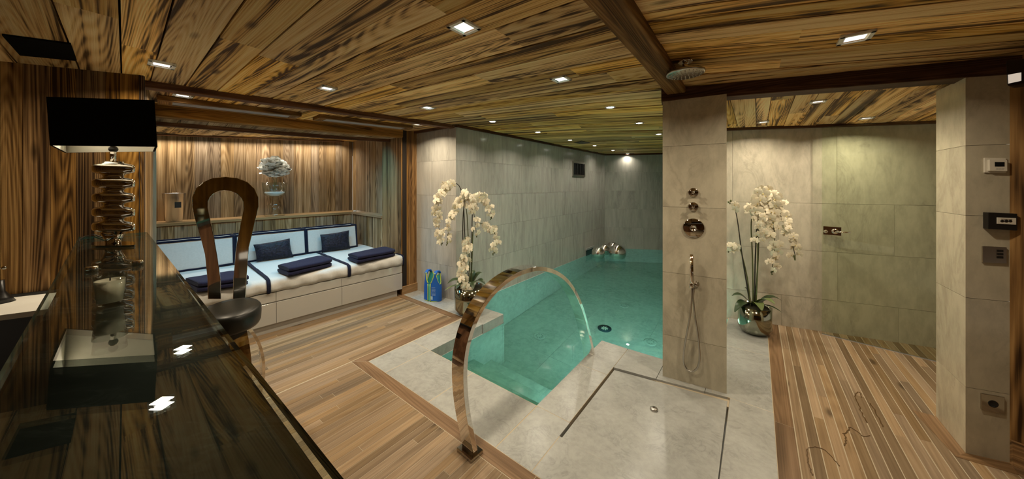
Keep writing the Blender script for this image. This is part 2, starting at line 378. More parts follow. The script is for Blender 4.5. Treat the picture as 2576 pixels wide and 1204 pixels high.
# ------------------------------------------------------------------ tiled walls
def tiled_wall(name, A, B, z0, ztop, rows, tw, matn, thick=0.012, back='stone_grout', stag=0.5, seed=0, label=None):
    """upright wall A->B (seen with A on the left): a backing slab and one child per marble tile"""
    rnd = random.Random(seed); A, B = q2(A), q2(B); d = (B - A); Lw = d.length; d.normalize(); nrm = V((d.y, -d.x, 0))
    mb = MB(); zt = ztop if callable(ztop) else (lambda X, Y: ztop)
    mb.prism([A - nrm * 0.01, B - nrm * 0.01, B - nrm * 0.10, A - nrm * 0.10], z0, zt)
    wl = struct(obj(name, mb, back), label)
    for r in range(len(rows) - 1):
        a, b_ = rows[r], rows[r + 1]; x = -(tw * stag if r % 2 else 0.0) - rnd.uniform(0, 0.05)
        while x < Lw:
            x0, x1 = max(0, x) + 0.0008, min(Lw, x + tw) - 0.0008
            if x1 - x0 > 0.02:
                t = MB(); P0, P1 = A + d * x0, A + d * x1; e = rnd.uniform(-0.0008, 0.0008)
                top = (lambda X, Y, b_=b_: min(b_ - 0.001, zt(X, Y)))
                t.prism([P0 + nrm * e, P1 + nrm * e, P1 - nrm * thick, P0 - nrm * thick], a + 0.001, top)
                obj('tile', t, matn, wl)
            x += tw
    return wl
ROWS = [-0.5, -0.032, 0.432, 0.896, 1.36, 1.825, 2.40]
tiled_wall('wall_facet', POST, CORN, -0.02, zc, ROWS[1:], 0.62, 'wall_marble', seed=1)
tiled_wall('wall_pool_left', CORN, FARL, -1.5, zc, [WATER - 0.02] + ROWS[2:], 0.95, 'wall_marble', seed=2)
tiled_wall('wall_pool_end', FARL, FARR, -1.5, zc, [WATER - 0.02] + ROWS[2:], 0.95, 'wall_marble', seed=3)
zr = lambda X, Y: EYE + 0.635 - 0.034 * (X - 2.4)       # lower ceiling of the shower bay
zrt = lambda X, Y: zr(X, Y) + 0.02
tiled_wall('wall_shower', RW_0, RW_1, -0.02, zrt, [-0.02, 0.33, 0.82, 1.31, 2.4], 0.88, 'shower_marble', seed=4)
POOLR = RW_0 + V((0, 0, 0)); PR_FAR = FARR
tiled_wall('wall_pool_right', FARR, RW_0, -1.5, zc, [WATER - 0.02] + ROWS[2:], 0.95, 'wall_marble', seed=5)

# pillar with the shower controls
def tiled_block(name, Q, z0, ztop, rows, matn, label=None):
    mb = MB(); c = sum((q2(p) for p in Q), V((0, 0, 0))) / len(Q)
    Qi = [q2(p) + (c - q2(p)).normalized() * 0.014 for p in Q]
    mb.prism(Qi, z0, ztop); wl = struct(obj(name, mb, 'stone_grout'), label)
    for r in range(len(rows) - 1):
        for i in range(4):
            P, R = q2(Q[i]), q2(Q[(i + 1) % 4]); d = (R - P).normalized(); nn = V((d.y, -d.x, 0))
            t = MB(); top = (lambda X, Y, b_=rows[r + 1]: min(b_ - 0.001, ztop(X, Y) if callable(ztop) else ztop))
            t.prism([P, R, R - nn * 0.02 - d * 0.02, P - nn * 0.02 + d * 0.02], rows[r] + 0.001, top)
            obj('tile', t, matn, wl)
    return wl
pd = (PIL_R - PIL_L).normalized(); pn = V((-pd.y, pd.x, 0))      # pillar face: along, inwards
HB = 2.155                                                         # underside of the header beam
tiled_block('wall_pillar', [PIL_L, PIL_R, PIL_R + pn * 0.42 - pd * 0.03, PIL_L + pn * 0.42 - pd * 0.0], -0.02, lambda X, Y: HB, [-0.02, 0.33, 0.82, 1.33, 1.80, 2.4], 'pillar_marble')
# return wall on the right with the switches
rd = (RET_3 - RET_2).normalized()
tiled_block('wall_return', [RET_2, RET_3, RET_3 + (RET_1 - RET_2), RET_1], -0.02, lambda X, Y: 2.105, [-0.02, 0.37, 0.87, 1.33, 1.72, 2.4], 'pillar_marble')

# wood wall at the far right edge
mbw = MB(); e0 = RET_3 + rd * 0.0; e1 = e0 + V((0.55, -0.9, 0))
mbw.prism([e0, e1, e1 + V((0.1, 0.05, 0)), e0 + V((0.1, 0.05, 0))], 0.0, 2.26, L=V((0, 0, 1)))
struct(obj('wall_right', mbw, 'left_wall_wood'))
mbw = MB(); e2 = e0 - V((0.012, 0.008, 0)) ; mbw.prism([e2 + V((0, -.01, 0)), e1 - V((0.03, 0.01, 0)), e1, e0], 0.0, 0.13, L=e1 - e0)
struct(obj('baseboard_right', mbw, 'beam_wood'))

# rest of the room behind the viewer
mbw = MB(); mbw.prism([V((-4.9, -2.7, 0)), V((4.6, -2.7, 0)), V((4.6, -2.8, 0)), V((-4.9, -2.8, 0))][::-1], 0.0, 2.3, L=V((0, 0, 1)))
struct(obj('wall_behind', mbw, 'left_wall_wood'))
mbw = MB(); mbw.prism([e1, V((4.6, -2.7, 0)), V((4.7, -2.7, 0)), e1 + V((0.1, 0.05, 0))], 0.0, 2.3, L=V((0, 0, 1)))
struct(obj('wall_right_behind', mbw, 'left_wall_wood'))
lw0 = q2(LC0) + (q2(LC0) - q2(LC1)) * 0.25
mbw = MB(); mbw.prism([lw0, lw0 + V((-0.1, 0.02, 0)), V((-5.0, -2.7, 0)), V((-4.9, -2.7, 0))], 0.0, 2.3, L=V((0, 0, 1)))
struct(obj('wall_left_behind', mbw, 'left_wall_wood'))
# ------------------------------------------------------------------ timber walls
def plank_wall(name, A, B, z0, ztop, widths, matn, thick=0.02, seed=0, gap=0.002, jit=0.004, bk=0.08):
    rnd = random.Random(seed); A, B = q2(A), q2(B); d = B - A; Lw = d.length; d.normalize(); nrm = V((d.y, -d.x, 0))
    mb = MB(); mb.prism([A - nrm * 0.015, B - nrm * 0.015, B - nrm * bk, A - nrm * bk], z0, ztop)
    wl = struct(obj(name, mb, 'dark_gap')); x = 0.0; i = 0
    while x < Lw - 0.005:
        ww = widths[i] if isinstance(widths, list) and i < len(widths) else (rnd.uniform(*widths) if isinstance(widths, tuple) else widths[-1]); i += 1
        x1 = min(Lw, x + ww); e = rnd.uniform(-jit, jit); t = MB()
        P0, P1 = A + d * (x + gap / 2), A + d * (x1 - gap / 2)
        t.prism([P0 + nrm * e, P1 + nrm * e, P1 - nrm * thick, P0 - nrm * thick], z0, ztop, L=V((0, 0, 1)))
        obj('plank', t, matn, wl); x = x1
    return wl
LW0 = q2(LC0) + (q2(LC0) - q2(LC1)) * 0.25; LW1 = q2(LC1)
ld = (LW1 - LW0).normalized()
def lw_s(x): p = vp(x, 400, LW0, LW1); return (q2(p) - LW0).dot(ld)
edges = [0.0] + [lw_s(x) for x in (0, 58, 127, 192, 265)] + [(LW1 - LW0).length]
plank_wall('wall_left', LW0, LW1, 0.0, zc, [b_ - a for a, b_ in zip(edges, edges[1:])], 'left_wall_wood', seed=11, jit=0.003, bk=0.02)
LS1 = q2(at(395, 400, LW1.y + 0.95))                              # far edge of the return towards the alcove
plank_wall('wall_left_return', LW1, LS1, 0.0, zc, [0.2, 0.3, 0.3, 0.3, 0.3], 'wall_wood', seed=12, thick=0.008, bk=0.018)

# alcove behind the sofa
LEDGE = 1.05
LB_, LBL = BACK - sofn * 0.0, BACK_L
plank_wall('wall_back', LBL + sofn * 0.36, BACK + sofn * 0.36 + sofd * 0.15, LEDGE, 2.5, (0.10, 0.17), 'wall_wood', seed=13)
plank_wall('wall_back_lower', LBL, BACK, 0.0, LEDGE - 0.04, (0.10, 0.17), 'wall_wood', seed=14)
SIDE = q2(vp(963, 450, BACK, BACK - sofn))                       # side wall of the alcove runs to the post
plank_wall('wall_side', BACK + sofn * 0.36 + sofd * 0.15, SIDE + sofd * 0.15, LEDGE, 2.5, (0.09, 0.14), 'wall_wood', seed=15)
plank_wall('wall_side_lower', BACK, SIDE, 0.0, LEDGE - 0.04, (0.09, 0.14), 'wall_wood', seed=16)
t = MB(); t.prism([LBL - sofn * 0.02, BACK - sofn * 0.02, BACK + sofn * 0.37 + sofd * 0.17, LBL + sofn * 0.37], LEDGE - 0.035, LEDGE, L=sofd)
struct(obj('trim_1', t, 'ledge_wood', bevel=0.003))
t = MB(); t.prism([BACK - sofn * 0.02 - sofd * 0.02, SIDE - sofd * 0.02, SIDE + sofd * 0.16, BACK + sofd * 0.16], LEDGE - 0.035, LEDGE + 0.0005, L=sofn)
struct(obj('trim_2', t, 'ledge_wood', bevel=0.003))
# post between alcove and marble
PC = fl(1010, 741); PA = SIDE
plank_wall('wall_post_face', PA - sofd * 0.01, PC, 0.0, zc, [0.19, 0.22, 0.3], 'beam_wood', seed=17, gap=0.006)
plank_wall('wall_post_side', PC, POST, 0.0, zc, [0.11, 0.3], 'beam_wood', seed=18)
t = MB(); pdir = (q2(POST) - q2(PC)).normalized(); pnn = V((pdir.y, -pdir.x, 0))
t.prism([q2(PC) + pnn * 0.022 - pdir * 0.005, q2(POST) + pnn * 0.022 + pdir * 0.01, q2(POST) + pdir * 0.01, q2(PC)], 0.0, 0.11, L=pdir)
struct(obj('baseboard_1', t, 'ledge_wood', bevel=0.003))

# ------------------------------------------------------------------ main ceiling of old planks
mb = MB(); mb.poly([(-7, -3), (7, -3), (7, 10), (-7, 10)], 2.42, 2.50)
ceil_o = struct(obj('ceiling', mb, 'dark_gap'))
SP = [(-1.95, -1.3, -47), (-1.03, 0.7, -50.5), (-0.60, 1.73, -55.5), (0.40, 4.03, -69), (2.2, 8.4, -79)]
def spine(k):
    d = 0.0
    for a, b_ in zip(SP, SP[1:]):
        l = math.hypot(b_[0] - a[0], b_[1] - a[1])
        if k <= d + l or b_ is SP[-1]:
            t = (k - d) / l; return V((a[0] + (b_[0] - a[0]) * t, a[1] + (b_[1] - a[1]) * t, 0)), a[2] + (b_[2] - a[2]) * t
        d += l
BM0, BM1 = q2(ce(1521, 0, 0.05)), q2(ce(1693, 222, 0.05))        # centre line of the ceiling beam
bmd = (BM1 - BM0).normalized()
def seam(k):
    p, h = spine(k); d = V((math.sin(math.radians(h)), math.cos(math.radians(h)), 0)); return p, -d     # d to the right
def beam_k(p, d):
    kk = isec(p, d, BM0, BM1); X = p + d * kk
    return kk if (X - BM0).dot(bmd) < (BM1 - BM0).length + 0.15 else 4.2
rnd = random.Random(21); k = 0.0
while k < 10.0:
    w_ = rnd.uniform(0.15, 0.25); (p0, d0), (p1, d1) = seam(k + 0.004), seam(k + w_ - 0.004)
    r0, r1 = beam_k(p0, d0), beam_k(p1, d1); l0, l1 = -4.2, -4.2
    if p0.y > 4.4: l0 = l1 = -1.9
    cuts = [0.0]; q = rnd.uniform(0.1, 0.5)
    while q < 0.95: cuts.append(q); q += rnd.uniform(0.28, 0.5)
    cuts.append(1.0); j = rnd.uniform(-0.004, 0.004)
    for a, b_ in zip(cuts, cuts[1:]):
        P = [p0 + d0 * (l0 + (r0 - l0) * a), p0 + d0 * (l0 + (r0 - l0) * b_), p1 + d1 * (l1 + (r1 - l1) * b_), p1 + d1 * (l1 + (r1 - l1) * a)]
        if all(abs(v.x) > 5.2 or v.y < -2.8 for v in P): continue
        zz = lambda X, Y, j=j: zc(X, Y) + j
        t = MB(); t.strip(P, zz, lambda X, Y: zc(X, Y) + 0.03, max(2, int((P[1] - P[0]).length / 0.35))); obj('plank', t, 'ceiling_wood', ceil_o)
    k += w_
# planks to the right of the beam
hr = V((math.sin(math.radians(109.5)), math.cos(math.radians(109.5)), 0)); k = -1.6
while k < (BM1 - BM0).length + 0.35:
    w_ = rnd.uniform(0.10, 0.19); a, b_ = BM0 + bmd * (k + 0.003), BM0 + bmd * (k + w_ - 0.003); j = rnd.uniform(-0.006, 0.006)
    c0 = rnd.uniform(0.6, 2.4)
    for u0, u1 in ((0.02, c0), (c0, 4.2)):
        t = MB(); t.strip([a + hr * u0, a + hr * u1, b_ + hr * u1, b_ + hr * u0], lambda X, Y, j=j: zc(X, Y) + j, lambda X, Y: zc(X, Y) + 0.03, 8)
        obj('plank', t, 'ceiling_wood', ceil_o)
    k += w_
# ceiling beam and header beam
bs = V((bmd.y, -bmd.x, 0))
t = MB(); A = BM0 - bmd * 1.6; B = BM1 + bmd * 0.12
t.strip([A - bs * 0.065, B - bs * 0.065, B + bs * 0.065, A + bs * 0.065], lambda X, Y: zc(X, Y) - 0.06, lambda X, Y: zc(X, Y) + 0.01, 8)
struct(obj('ceiling_beam', t, 'beam_wood', bevel=0.008), 'rough timber ceiling beam running towards the shower pillar', 'beam')
HD0 = PIL_L - pd * 0.01; HD1 = RET_2 + (RET_2 - PIL_L).normalized() * 0.02
hdd = (q2(RET_2) - q2(PIL_L)).normalized(); hdn = V((-hdd.y, hdd.x, 0))
HD2 = q2(RET_2) + hdd * 1.1
t = MB(); t.prism([q2(HD0) - hdn * 0.006, HD2 - hdn * 0.006, HD2 + hdn * 0.13, q2(HD0) + hdn * 0.13], lambda X, Y: HB - 0.042 * max(0, X - 1.3), lambda X, Y: zc(X, Y) + 0.02, L=hdd)
struct(obj('header_beam', t, 'dark_beam_wood', bevel=0.006), 'dark timber header beam above shower pillar', 'beam')
# lower ceiling over the shower bay: planks run away from the viewer
sh_ = lambda n: 2.735 + 0.182 * (n + 0.587)
mb = MB(); mb.prism([sn(sh_(-0.3), -0.30), sn(5.4, -0.30), sn(5.4, 2.4), sn(sh_(2.4), 2.4)][::-1], lambda X, Y: zr(X, Y) + 0.03, lambda X, Y: zr(X, Y) + 0.06)
cr = struct(obj('ceiling_shower', mb, 'dark_gap')); n0 = -0.30; rnd = random.Random(5)
while n0 < 2.3:
    w_ = rnd.uniform(0.09, 0.16); t = MB(); j = rnd.uniform(-0.004, 0.004); c0 = rnd.uniform(3.0, 4.3)
    for a, b_ in ((sh_(n0), c0), (c0, 5.2)):
        t = MB(); t.prism([sn(a, n0 + 0.002), sn(b_, n0 + 0.002), sn(b_, n0 + w_ - 0.002), sn(a, n0 + w_ - 0.002)][::-1], lambda X, Y, j=j: zr(X, Y) + j, lambda X, Y: zr(X, Y) + 0.03, L=sn(1, 0))
        obj('plank', t, 'ceiling_wood', cr)
    n0 += w_
rwd = (RW_B - RW_A).normalized(); rwn = V((rwd.y, -rwd.x, 0))
t = MB(); t.prism([RW_0 + rwn * 0.06, RW_1 + rwn * 0.06, RW_1, RW_0], lambda X, Y: zr(X, Y) - 0.022, lambda X, Y: zr(X, Y) + 0.02, L=rwd)
struct(obj('trim_3', t, 'dark_beam_wood'))
# trims along the tops of the marble walls
for i, (A, B) in enumerate(((POST, CORN), (CORN, FARL), (FARL, FARR))):
    A, B = q2(A), q2(B); d = (B - A).normalized(); nn = V((d.y, -d.x, 0)); t = MB()
    t.strip([A + nn * 0.05, B + nn * 0.05, B, A], lambda X, Y: zc(X, Y) - 0.03, lambda X, Y: zc(X, Y) + 0.02, 8)
    struct(obj('trim_%d' % (4 + i), t, 'dark_beam_wood'))

# ------------------------------------------------------------------ soffit over the sofa
TA0, TA1 = q2(ce(340, 201)), q2(ce(1140, 314)); tad = (TA1 - TA0).normalized(); tan_ = V((tad.y, -tad.x, 0))
t = MB(); t.strip([TA0 + tan_ * 0.03, TA1 + tan_ * 0.03, TA1 - tan_ * 0.05, TA0 - tan_ * 0.05], lambda X, Y: zc(X, Y) - 0.045, lambda X, Y: zc(X, Y) + 0.01, 10)
struct(obj('trim_7', t, 'trim_wood', bevel=0.005))
SF0, SF1 = q2(ce(388, 259)), q2(ce(1014, 326)); sfd = (SF1 - SF0).normalized(); sfn = V((-sfd.y, sfd.x, 0))
SF0 = SF0 - sfd * 0.5
zs = lambda X, Y: zc(X, Y) - 0.105
sof = MB(); sof.strip([SF0, SF1, SF1 + sfn * 0.10, SF0 + sfn * 0.10], zs, lambda X, Y: zc(X, Y) + 0.02, 10)
sof_o = struct(obj('soffit_beam', sof, 'beam_wood', bevel=0.006), 'long timber soffit beam above the sofa alcove', 'beam')
so2 = struct(obj('ceiling_soffit', (lambda m_: (m_.prism([SF0 + sfn * 0.06, SF1 + sfn * 0.06, SF1 + sfn * 0.33, SF0 + sfn * 0.33], lambda X, Y: zs(X, Y) + 0.025, lambda X, Y: zs(X, Y) + 0.06), m_)[1])(MB()), 'dark_gap'))
x = 0.0; rnd = random.Random(9); LS = (SF1 - SF0).length
while x < LS:
    w_ = rnd.uniform(0.13, 0.22); e = min(LS, x + w_); t = MB(); j = rnd.uniform(-0.003, 0.003)
    P = [SF0 + sfd * (x + 0.002), SF0 + sfd * (e - 0.002)]
    t.prism([P[0] + sfn * 0.101, P[1] + sfn * 0.101, P[1] + sfn * 0.30, P[0] + sfn * 0.30], lambda X, Y, j=j: zs(X, Y) + 0.004 + j, lambda X, Y: zs(X, Y) + 0.025, L=sfn)
    obj('plank', t, 'wall_wood', so2); x = e
t = MB(); t.strip([SF0 + sfn * 0.29, SF1 + sfn * 0.29, SF1 + sfn * 0.33, SF0 + sfn * 0.33], lambda X, Y: zs(X, Y) - 0.035, lambda X, Y: zs(X, Y) + 0.06, 10)
struct(obj('trim_8', t, 'trim_wood', bevel=0.004))

# ------------------------------------------------------------------ floor: base, slabs, deck boards
POOLN = -3.075; NR = -0.27
mb = MB()
for s0, s1, n0, n1 in ((-2, 1.655, -6, 3.0), (1.655, 1.79, -6, -0.935), (1.655, 2.69, -0.152, 3.0), (1.79, 2.80, -6, -2.345), (2.80, 4.6, -6, -3.1), (1.79, 2.90, -1.175, -0.935), (2.69, 6.0, NR + 0.01, 3.0), (2.60, 2.90, -0.7, -0.15)):
    mb.poly([sn(s0, n1), sn(s1, n1), sn(s1, n0), sn(s0, n0)], -0.12, -0.016 if s0 == 2.60 else -0.0008)
floor = struct(obj('floor', mb, 'caulk'))
def ccw(Q):
    a = sum(Q[i].x * Q[(i + 1) % len(Q)].y - Q[(i + 1) % len(Q)].x * Q[i].y for i in range(len(Q)))
    return Q if a > 0 else Q[::-1]
def slab(Q, z0=-0.06, z1=0.0, name='slab', mt='floor_marble', bev=0.002):
    t = MB(); t.poly(ccw([q2(p) for p in Q]), z0, z1); return obj(name, t, mt, floor, bevel=bev)
def rect(s0, s1, n0, n1, **kw): return slab([sn(s0, n0), sn(s1, n0), sn(s1, n1), sn(s0, n1)], **kw)
g_ = 0.0015
P1, P2, P3, P4, P5 = fl(1078, 882), fl(1269, 790), fl(1357, 1015), fl(1509, 856), fl(1665, 896)
A0 = fl(928, 908); D1 = fl(1165, 797); D2 = fl(1013, 740)
for a, b_ in ((-2.608, -2.348), (-2.345, -1.795), (-1.792, -1.182), (-1.179, -0.932)):
    slab([sn(1.357, a + g_), sn(1.357, b_ - g_), sn(1.787, b_ - g_), sn(1.787, a + g_)], z0=-0.30)
slab([sn(1.357, -0.93), sn(1.357, -0.152), sn(1.655, -0.152), sn(1.655, -0.93)])
rect(1.79, 2.47, -2.608, -2.335, z0=-1.45); rect(2.4715, 2.815, -2.95, -2.325, z0=-1.45); rect(2.4715, 2.80, -3.87, -2.952)
rect(1.79, 2.42, -1.185, -0.937, z0=-1.45); rect(2.423, 2.925, -1.185, -0.937, z0=-1.45)
slab([sn(2.555, -0.934), sn(2.925, -0.934), sn(2.935, -0.62), sn(2.605, -0.62)], z0=-1.45)
slab([sn(2.605, -0.617), sn(2.935, -0.617), sn(2.945, -0.302), sn(2.662, -0.302)], z0=-1.45); slab([sn(2.664, -0.30), sn(2.692, -0.30), sn(2.692, -0.157)])
slab([sn(1.66, -0.925), sn(2.545, -0.925), sn(2.665, -0.165), sn(1.66, -0.157)], z0=-0.05, z1=-0.014, name='shower_tray', mt='floor_marble', bev=0.003)
rect(1.36, 2.69, -0.152, 0.084); rect(2.693, 3.55, -0.255, 0.082, z0=-1.45); rect(3.553, 4.55, -0.255, 0.080, z0=-1.45); rect(2.693, 2.95, -0.30, -0.256, z0=-1.45)
# deck borders
def bord(Q, L): t = MB(); t.prism(ccw([q2(p) for p in Q]), -0.02, 0.0, L=L); obj('border_board', t, 'deck_border_wood', floor)
bord([sn(1.262, -2.715), sn(1.354, -2.611), sn(1.354, -0.9), sn(1.262, -0.9)], sn(0, 1)); bord([sn(1.262, -0.897), sn(1.354, -0.897), sn(1.354, 0.2), sn(1.262, 0.2)], sn(0, 1))
bord([sn(1.265, -2.718), sn(1.357, -2.612), sn(2.468, -2.636), sn(2.375, -2.728)], sn(1, 0))
bord([sn(2.378, -2.728), sn(2.468, -2.638), sn(2.468, -3.9), sn(2.378, -3.9)], sn(0, 1))
bord([sn(0.9, 0.087), sn(2.6, 0.086), sn(2.6, 0.178), sn(0.9, 0.178)], sn(1, 0)); bord([sn(2.603, 0.086), sn(4.43, 0.084), sn(4.45, 0.176), sn(2.603, 0.178)], sn(1, 0))
r1, r2, r3 = RET_1, RET_2, RET_3
o1 = (r2 - r1).normalized(); on = V((o1.y, -o1.x, 0)); on = on if on.dot(V((-1, -1, 0))) > 0 else -on
o2 = (r3 - r2).normalized(); on2 = V((o2.y, -o2.x, 0))
K2 = r2 + on * 0.10 + (on2 * 0.10)
def lift(Q, L): t = MB(); t.prism(ccw([q2(p) for p in Q]), -0.02, 0.0015, L=L); obj('border_board', t, 'deck_border_wood', floor)
lift([r1 + on * 0.10, r1, r2, r2 + on * 0.075 + on2 * 0.075], o1); lift([r2 + on * 0.075 + on2 * 0.075, r2, r3, r3 + on2 * 0.09 - o2 * 0.03], o2)
lift([r3 + on2 * 0.093 - o2 * 0.03, r3, e1, e1 - V((0.12, 0.02, 0))], e1 - r3)
# deck boards
rnd = random.Random(33)
def boards(n0, n1, lo, hi, pitch=0.0505, seglen=(0.7, 1.6), gp=0.0014):
    n = n0
    while n < n1 - 0.004:
        m_ = min(n1, n + pitch); a0, a1 = lo(n), lo(m_); b0, b1 = hi(n), hi(m_)
        cuts = [0.0]; Ls = b0 - a0; q = rnd.uniform(0.15, seglen[1]) 
        while q < Ls - 0.15: cuts.append(q / Ls); q += rnd.uniform(*seglen)
        cuts.append(1.0)
        for u, v in zip(cuts, cuts[1:]):
            du = 0.0013 / Ls; t = MB()
            Q = [sn(a0 + (b0 - a0) * (u + du), n + gp), sn(a0 + (b0 - a0) * (v - du), n + gp), sn(a1 + (b1 - a1) * (v - du), m_ - gp), sn(a1 + (b1 - a1) * (u + du), m_ - gp)]
            t.prism(ccw(Q), -0.02, 0.0, L=sn(1, 0)); obj('deck_board', t, 'deck_wood', floor)
        n = m_
boards(-4.30, -2.725, lambda n: 0.0, lambda n: 2.374, seglen=(1.0, 2.2))
boards(-2.715, -0.55, lambda n: 0.1, lambda n: 1.259, seglen=(0.7, 1.6))
wallhi = lambda n: 4.40 + (n - 0.13) * 0.243 + 0.02
boards(0.181, 1.6, lambda n: 1.2, wallhi, pitch=0.052, seglen=(1.4, 3.0), gp=0.0024)

# ------------------------------------------------------------------ pool
pool_n = POOLN
def bw(name, Q, z0, z1): t = MB(); t.poly(ccw([q2(p) for p in Q]), z0, z1); return t
ends = isec(sn(2, NR), sn(1, 0), q2(FARL), q2(FARR)); ERIGHT = sn(2, NR) + sn(1, 0) * ends
t = MB(); t.poly(ccw([sn(1.7, -3.3), sn(1.7, 0.2), sn(9.5, 0.2), sn(9.5, -3.3)]), DEPTH - 0.1, DEPTH - 0.012)
pf = struct(obj('pool_floor', t, 'pool_marble'))
for i in range(8):
    for j in range(3):
        s0, n0 = 2.8 + i * 0.72, -3.06 + j * 0.93
        t = MB(); t.poly(ccw([sn(s0 + .001, n0 + .001), sn(s0 + .719, n0 + .001), sn(s0 + .719, n0 + .929), sn(s0 + .001, n0 + .929)]), DEPTH - 0.012, DEPTH); obj('tile', t, 'pool_marble', pf)
t = MB()                                                             # basin sides
def bside(A, B, inward):
    A, B = q2(A), q2(B); d = (B - A).normalized(); nn = V((-d.y, d.x, 0)); nn = nn if nn.dot(inward) > 0 else -nn
    Q = ccw([A, B, B - nn * 0.03, A - nn * 0.03]); t.poly(Q, DEPTH - 0.02, WATER - 0.0)
bside(q2(CORN) + V((0.006, -0.006, 0)), FARL, sn(0, 1)); bside(FARL, ERIGHT, sn(-1, 0)); bside(sn(2.96, NR), ERIGHT, sn(0, -1))
bside(sn(1.79, -2.33), sn(2.82, -2.318), sn(0, 1)); bside(sn(2.82, -2.318), sn(2.78, -3.08), sn(1, 0)); bside(sn(1.80, -1.188), sn(2.925, -1.19), sn(0, -1))
bside(sn(2.93, -1.19), sn(2.96, NR), sn(1, 0)); bside(sn(1.795, -2.33), sn(1.80, -1.185), sn(1, 0))
struct(obj('pool_wall', t, 'pool_marble'))
for i in range(4):                                                   # entry steps
    t = MB(); s1 = 1.79 + 0.27 * (i + 1); t.poly(ccw([sn(1.79, -2.328), sn(s1, -2.328), sn(s1, -1.192), sn(1.79, -1.192)]), DEPTH, -0.28 - 0.25 * i)
    struct(obj('pool_step', t, 'pool_marble', bevel=0.01))
t = MB(); Q = [sn(1.79, -2.33), sn(1.80, -1.187), sn(2.927, -1.19), sn(2.955, NR), ERIGHT, q2(FARL), q2(CORN) + V((.006, -.006, 0)), sn(2.80, -2.95), sn(2.82, -2.32)]
b0 = len(t.v); t.v += [V((p.x, p.y, WATER)) for p in Q]; t.face(range(len(Q)) if ccw(Q) is Q else list(range(len(Q)))[::-1])
struct(obj('pool_water', t, 'pool_water'), 'still turquoise water filling the indoor pool', 'water')
# fill lamps added below the water, out of view, to brighten the pool
for i, (s, n, z, dr) in enumerate(((2.945, -0.85, -0.6, (1, 0)), (2.955, -0.45, -0.6, (1, 0)), (2.35, -1.195, -0.5, (0, -1)), (4.6, NR - 0.005, -0.6, (0, -1)), (6.6, NR - 0.005, -0.6, (0, -1)))):
    c = sn(s, n, z); d = sn(dr[0], dr[1]).normalized()
    p = thing('pool_fill_lamp', ('underwater lamp in the pool wall left of the pillar foot', 'underwater lamp in the pool wall right below the pillar', 'underwater lamp facing the pool entry steps', 'nearest underwater lamp in the right pool side', 'farthest underwater lamp in the right pool side')[i], 'pool lamp', c, 'underwater pool lamps')
    r = MB(); r.lathe(c, [(0.10, -0.005), (0.10, 0.012), (0.085, 0.018)], 24, axis=d); obj('rim', r, 'chrome', p)
    r = MB(); r.lathe(c, [(0.085, 0.010), (0.05, 0.022), (0.001, 0.024)], 24, axis=d); obj('lens', r, 'pool_fill_glow', p)
    l = bpy.data.lights.new('pool_fill_light', 'AREA'); l.shape = 'DISK'; l.size = 0.17; l.energy = UNDER_W * (0.5, 0.5, 0.07, 1.2, 1.5)[i]; l.color = (0.82, 1.0, 0.95)
    lo = bpy.data.objects.new('pool_fill_light', l); COL.objects.link(lo); lo.location = c + d * 0.04; lo.rotation_euler = (-d).to_track_quat('Z', 'Y').to_euler()

# ------------------------------------------------------------------ recessed lamps
def square_light(x, y, half, label, lowc=False, watt=SPOT_W, glow=0.6, grp='square recessed ceiling lights', spread=150, rot=0.0):
    if lowc:
        d = ray(x, y); tt = 0.6 / d.z
        for _ in range(20): tt = (zr(d.x * tt, tt) - EYE) / d.z
        p = V((0, 0, EYE)) + d * tt; ux, uy = sn(1, 0), sn(0, 1)
    else:
        p = ce(x, y); ux, uy = sn(1, 0), sn(0, 1)
    p.z -= 0.006
    th = thing('recessed_light', label, 'light', p, grp); X, Y = ux * half, uy * half
    fr = MB()
    for a, b_ in ((X, Y), (-X, Y), (Y, X), (-Y, X)):
        o_ = p + a * 0.86; fr.box(o_, a * 0.14, b_, V((0, 0, 0.006)))
    obj('frame', fr, 'lamp_frame', th)
    g = MB(); q = glow; hz = 0.0
    lo_, hi_ = [p + X * i * 0.74 + Y * j * 0.74 - V((0, 0, 0.005)) for i, j in ((-1, -1), (1, -1), (1, 1), (-1, 1))], [p + X * i * q + Y * j * q + V((0, 0, hz)) for i, j in ((-1, -1), (1, -1), (1, 1), (-1, 1))]
    g.grid([lo_, hi_], True, sm=False); obj('reflector', g, 'reflector', th)
    g = MB(); b0 = len(g.v); g.v += [h_ for h_ in hi_]; g.face((3, 2, 1, 0)); obj('bulb', g, 'lamp_glow', th)
    l = bpy.data.lights.new('recessed_light_light', 'AREA'); l.shape = 'SQUARE'; l.size = half * 1.3; l.energy = watt; l.color = WARM; l.spread = math.radians(spread)
    lo = bpy.data.objects.new('recessed_light_light', l); COL.objects.link(lo); lo.location = p + V((0, 0, -0.012))
for x, y, h_, lb in ((1167, 66, 0.060, 'large square recessed light in the planks left of the beam'), (407, 160, 0.055, 'square recessed light above the bar lamp'), (823, 220, 0.055, 'square recessed light near the middle of the main ceiling'),
                     (460, 238, 0.055, 'square recessed light beside the left end of the air grille'), (819, 276, 0.055, 'square recessed light between the two air grilles'), (1052, 311, 0.055, 'square recessed light by the top of the wooden post'),
                     (1076, 269, 0.060, 'square recessed light above the swim vest corner'), (1411, 197, 0.060, 'square recessed light above the curved handrail'), (2152, 92, 0.060, 'square recessed light in the planks right of the beam')):
    square_light(x, y, h_, lb, watt=SPOT_W * (0.4 if (x, y) in ((460, 238), (819, 276)) else 1.0))
for x, y, lb in ((2058, 253, 'nearest square recessed light in the low shower ceiling'), (1920, 305, 'square recessed light in low ceiling above the right orchid'), (2180, 295, 'square recessed light in low ceiling above the glass door')):
    square_light(x, y, 0.045, lb, True, SPOT_W * 0.7)
